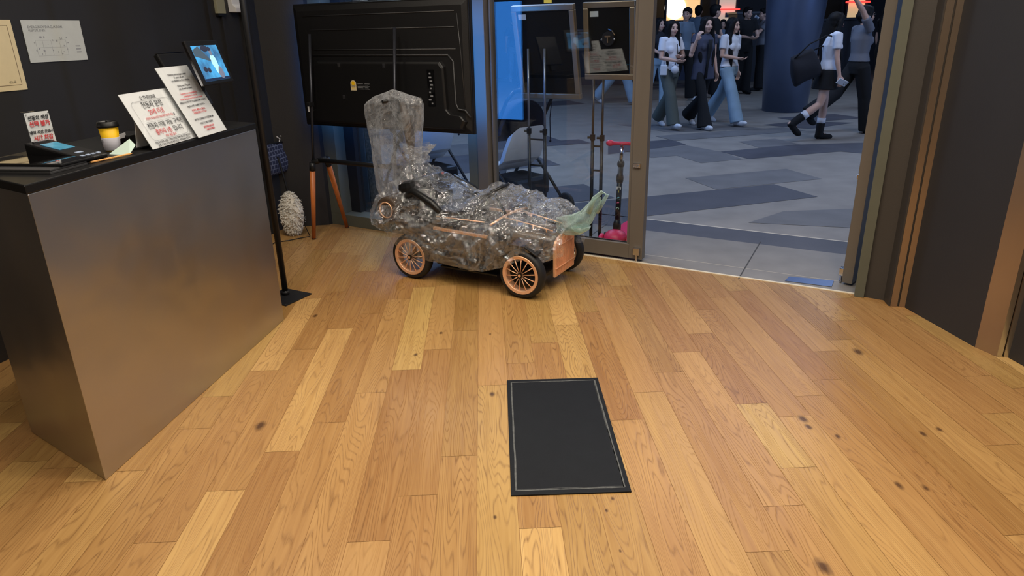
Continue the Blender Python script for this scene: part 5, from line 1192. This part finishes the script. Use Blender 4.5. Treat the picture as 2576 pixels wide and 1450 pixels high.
person('person in black behind the woman with glasses, mostly hidden by the open door', at(2202, 270), 20, 1.74, (10, 8, -10, 16), (6, 8, 20, 0), (10, 8, 30, 20), 'tee', 'cloth_black', 'slim', 'cloth_black', 'cloth_black', hair='shoulder', **bg)
person('person in pale jeans striding behind the smaller display board', at(1553, 262), -20, 1.62, (-26, 14, 28, 8), (10, 8, 30, 0), (-10, 8, 20, 0), 'tee', 'cloth_dark', 'wide', 'denim', hair='shoulder', **bg)
person('distant person in dark clothes and pale trousers beside the blue reflection', at(1296, 208), -80, 1.74, (10, 8, -10, 16), (6, 8, 20, 0), (6, 8, 20, 0), 'tee', 'cloth_black', 'slim', 'denim', hair='short', male=True, **bg)
person('distant person in a dark coat passing between the two display boards', at(1612, 214), 10, 1.66, (14, 8, -16, 20), (6, 8, 20, 0), (6, 8, 20, 0), 'tee', 'cloth_dark', 'slim', 'cloth_dark', 'cloth_black', hair='shoulder', **bg)
# what they carry
def held(name, label, cat, loc, rot=(0, 0, 0)): return thing(name, label, cat, loc, rot=rot)
wr = k10['A']['R']; hp_ = W(p10, wr[2] + wr[4] * .09 + Vector((.035, .01, 0)))
o = held('smartphone', 'white phone held low by the woman in the black skirt', 'phone', hp_, (R(35), R(20), R(20)))
mb = MB(); mb.box((0, 0, 0), (.16, .012, .078), bevel=.004); mb.done('case', M['white_plastic'], o); mb = MB(); mb.torus((.05, -.007, 0), .018, .003, 'Y', 20, 6); mb.done('printed_mark', M['greyink'], o)
bp = W(p10, (.10, -.36, .98))
o = held('tote_bag', 'large black shoulder tote behind the woman in the white tee and skirt', 'bag', bp, (0, R(-22), R(8)))
mb = MB(); rings = []
for i in range(9):
    v = i / 8; wv_, dv = .20 - .05 * v + .02 * math.sin(math.pi * v), .085 * math.sin(math.pi * (.2 + .7 * v)) ; rings.append([(wv_ * math.copysign(abs(math.cos(a)) ** .7, math.cos(a)), dv * math.copysign(abs(math.sin(a)) ** .7, math.sin(a)), -.17 + .36 * v + .012 * math.sin(a * 3 + v * 4)) for a in [2 * math.pi * j / 28 for j in range(28)]])
mb.loft(rings); mb.done('bag_body', M['cloth_dark'], o, smooth=True)
mb = MB(); mb.tube([(-.12, -.03, .17), (.10, -.06, .27), (.34, -.07, .28), (.43, -.03, .23), (.40, .05, .14), (.16, .04, .15)], .009, 8); mb.done('strap', M['cloth_black'], o, smooth=True)
wr = k1['A']['R']; o = held('plush_pouch', 'small white pouch carried by the woman in olive trousers', 'pouch', W(p1, k1['up']((.07, .21, .93))))
mb = MB(); mb.ball((0, 0, 0), (.06, .045, .06), 20, 14); mb.ball((-.035, 0, .06), .018); mb.ball((.035, 0, .06), .018); mb.done('pouch', M['tee_white'], o, smooth=True)
mb = MB(); mb.tube([(0, 0, .06), (.02, -.02, .22), (.0, -.06, .36)], .005, 8); mb.done('strap', M['cloth_dark'], o)
o = held('shopping_bag', 'small white printed bag hanging beside the olive trousers', 'bag', W(p1, k1['up']((.20, .10, .92))), (0, 0, R(-30)))
mb = MB(); mb.box((0, 0, 0), (.10, .05, .14), bevel=.008); mb.done('bag_body', M['white_plastic'], o); mb = MB(); mb.tube([(-.03, 0, .07), (-.02, 0, .13), (.02, 0, .13), (.03, 0, .07)], .004, 6); mb.done('strap', M['white_plastic'], o)
wr = k8['A']['R']; o = held('paper_cup', 'pale paper cup at the mouth of the man in the grey tee', 'cup', W(p8, k8['hh']((0, .15, -.05))), (R(-60), 0, R(90)))
mb = MB(); mb.cyl((0, 0, -.05), (0, 0, .05), .028, .036, n=20); mb.done('cup_body', M['tee_white'], o, smooth=True); mb = MB(); mb.cyl((0, 0, -.02), (0, 0, .03), .032, .035, n=20); mb.done('cup_sleeve', M['tee_blue'], o)
mb = MB(); a_ = k11['up']; mb.tube([W(p11, a_(v)) for v in ((.10, .05, 1.42), (.03, .125, 1.28), (-.10, .13, 1.06), (-.18, .02, .95))], .008, 8); 
o = setp(mb.done('shoulder_strap', M['cloth_black'], smooth=True), 'thin black bag strap across the grey tee of the woman with glasses', 'strap')

# ------------------------------------------------------------ far shops
def Y(px, py, y): r = ray(px, py); t = y / r.y; return Vector((r.x * t, y, CAMH + r.z * t))
def lightbox(name, label, cat, x0, y0, x1, y1, dist, c, s, dep=.15):
    a, b = Y(x0, y1, dist), Y(x1, y0, dist); cx_ = (a.x + b.x) / 2; cz_ = (a.z + b.z) / 2
    t = thing(name, label, cat, (cx_, dist + dep, cz_ if a.z > .2 else cz_)); w2, h2 = (b.x - a.x) / 2, (b.z - a.z) / 2
    mb = MB(); 
    for q in (((-w2 - .05, -dep, -h2 - .05), (w2 + .05, 0, -h2)), ((-w2 - .05, -dep, h2), (w2 + .05, 0, h2 + .05)), ((-w2 - .05, -dep, -h2), (-w2, 0, h2)), ((w2, -dep, -h2), (w2 + .05, 0, h2))): mb.b2(*q)
    mb.done('surround', mallw, t)
    mb = MB(); mb.b2((-w2, -dep * .6, -h2), (w2, -dep * .3, h2)); mb.done('lit_panel', mat(name + '_glow', c, .5, emit=c, es=s), t); return t, w2, h2
t, w2, h2 = lightbox('shop_window', 'bright warm lit shop window behind the people on the left of the opening', 'shop window', 1676, -70, 1768, 52, 22.5, (255, 205, 140), .9)
mb = MB(); mb.ball((-.25, -.12, -.3), (.32, .03, .34)); mb.ball((-.1, -.12, .5), (.5, .03, .4)); mb.done('lamp_glow', mat('hot_lamp', (255, 240, 215), .5, emit=(255, 240, 220), es=2.2), t)
mb = MB(); mb.ball((.45, -.16, .45), (.55, .06, .55), 24, 16); mb.done('round_sign', mat('sign_brown', (70, 62, 54), .6), t)
t, w2, h2 = lightbox('menu_board', 'cream lit menu board crossed by a red neon line, left of the column', 'menu board', 1806, -30, 1856, 58, 21.8, (225, 205, 185), .55)
mb = MB(); mb.b2((-w2 - .1, -.2, -.12), (w2 + .1, -.16, -.08)); mb.done('neon_line', mat('neon_red', (255, 40, 40), .5, emit=(255, 50, 45), es=3), t)
mb = MB(); mb.b2((-.05, -.17, -.32), (w2 - .04, -.12, -.19)); mb.done('blue_plate', mat('plate_blue', (60, 90, 110), .5), t)
t, w2, h2 = lightbox('menu_board', 'lit cream menu board with a red line at the upper right, beyond the raised arm', 'menu board', 2130, -30, 2184, 44, 21.8, (232, 200, 150), .6)
mb = MB(); mb.b2((-w2 - .1, -.2, .0), (w2 + .1, -.16, .05)); mb.done('neon_line', bpy.data.materials['neon_red'], t)
lightbox('shop_window', 'narrow cream lit shop strip right of the smaller display board', 'shop window', 1592, -40, 1612, 66, 22.0, (236, 205, 150), .8)
lightbox('shop_window', 'small yellow lit shop strip above the gap between the display boards', 'shop window', 1368, -40, 1388, 8, 22.0, (235, 205, 90), .6)
t, w2, h2 = lightbox('exit_light', 'small glowing teal light on a post seen past the open door stile', 'light', 2246, 26, 2262, 44, 18.0, (70, 225, 190), 1.2, .08)
mb = MB(); mb.b2((-.03, -.02, -t.location.z), (.03, .02, -h2 - .05)); mb.done('post', M['black_metal'], t)
# counter blocks and dark kiosks low in the distance
for lab, x0, x1, y0, dist, c in [('dark blue shop counter under the bright warm window', 1655, 1775, 54, 21.0, (46, 54, 76)), ('dark kiosk block behind the men left of the column', 1850, 1945, 28, 20.0, (34, 36, 44)), ('dark kiosk block right of the column', 2065, 2170, 45, 20.0, (38, 40, 48)), ('low dark counter far behind the display boards', 1300, 1600, 70, 20.0, (36, 42, 60))]:
    a, b = Y(x0, 100, dist), Y(x1, y0, dist); t = thing('kiosk', lab, 'kiosk', ((a.x + b.x) / 2, dist + .4, 0)); w2 = (b.x - a.x) / 2
    mb = MB(); mb.b2((-w2, -.4, .0), (w2, .4, b.z - .05)); mb.done('body', mat('kiosk_paint', c, .6), t)
    mb = MB(); mb.b2((-w2 - .04, -.44, b.z - .05), (w2 + .04, .44, b.z)); mb.done('top', mat('kiosk_top', tuple(int(v * 1.3) for v in c), .4), t)
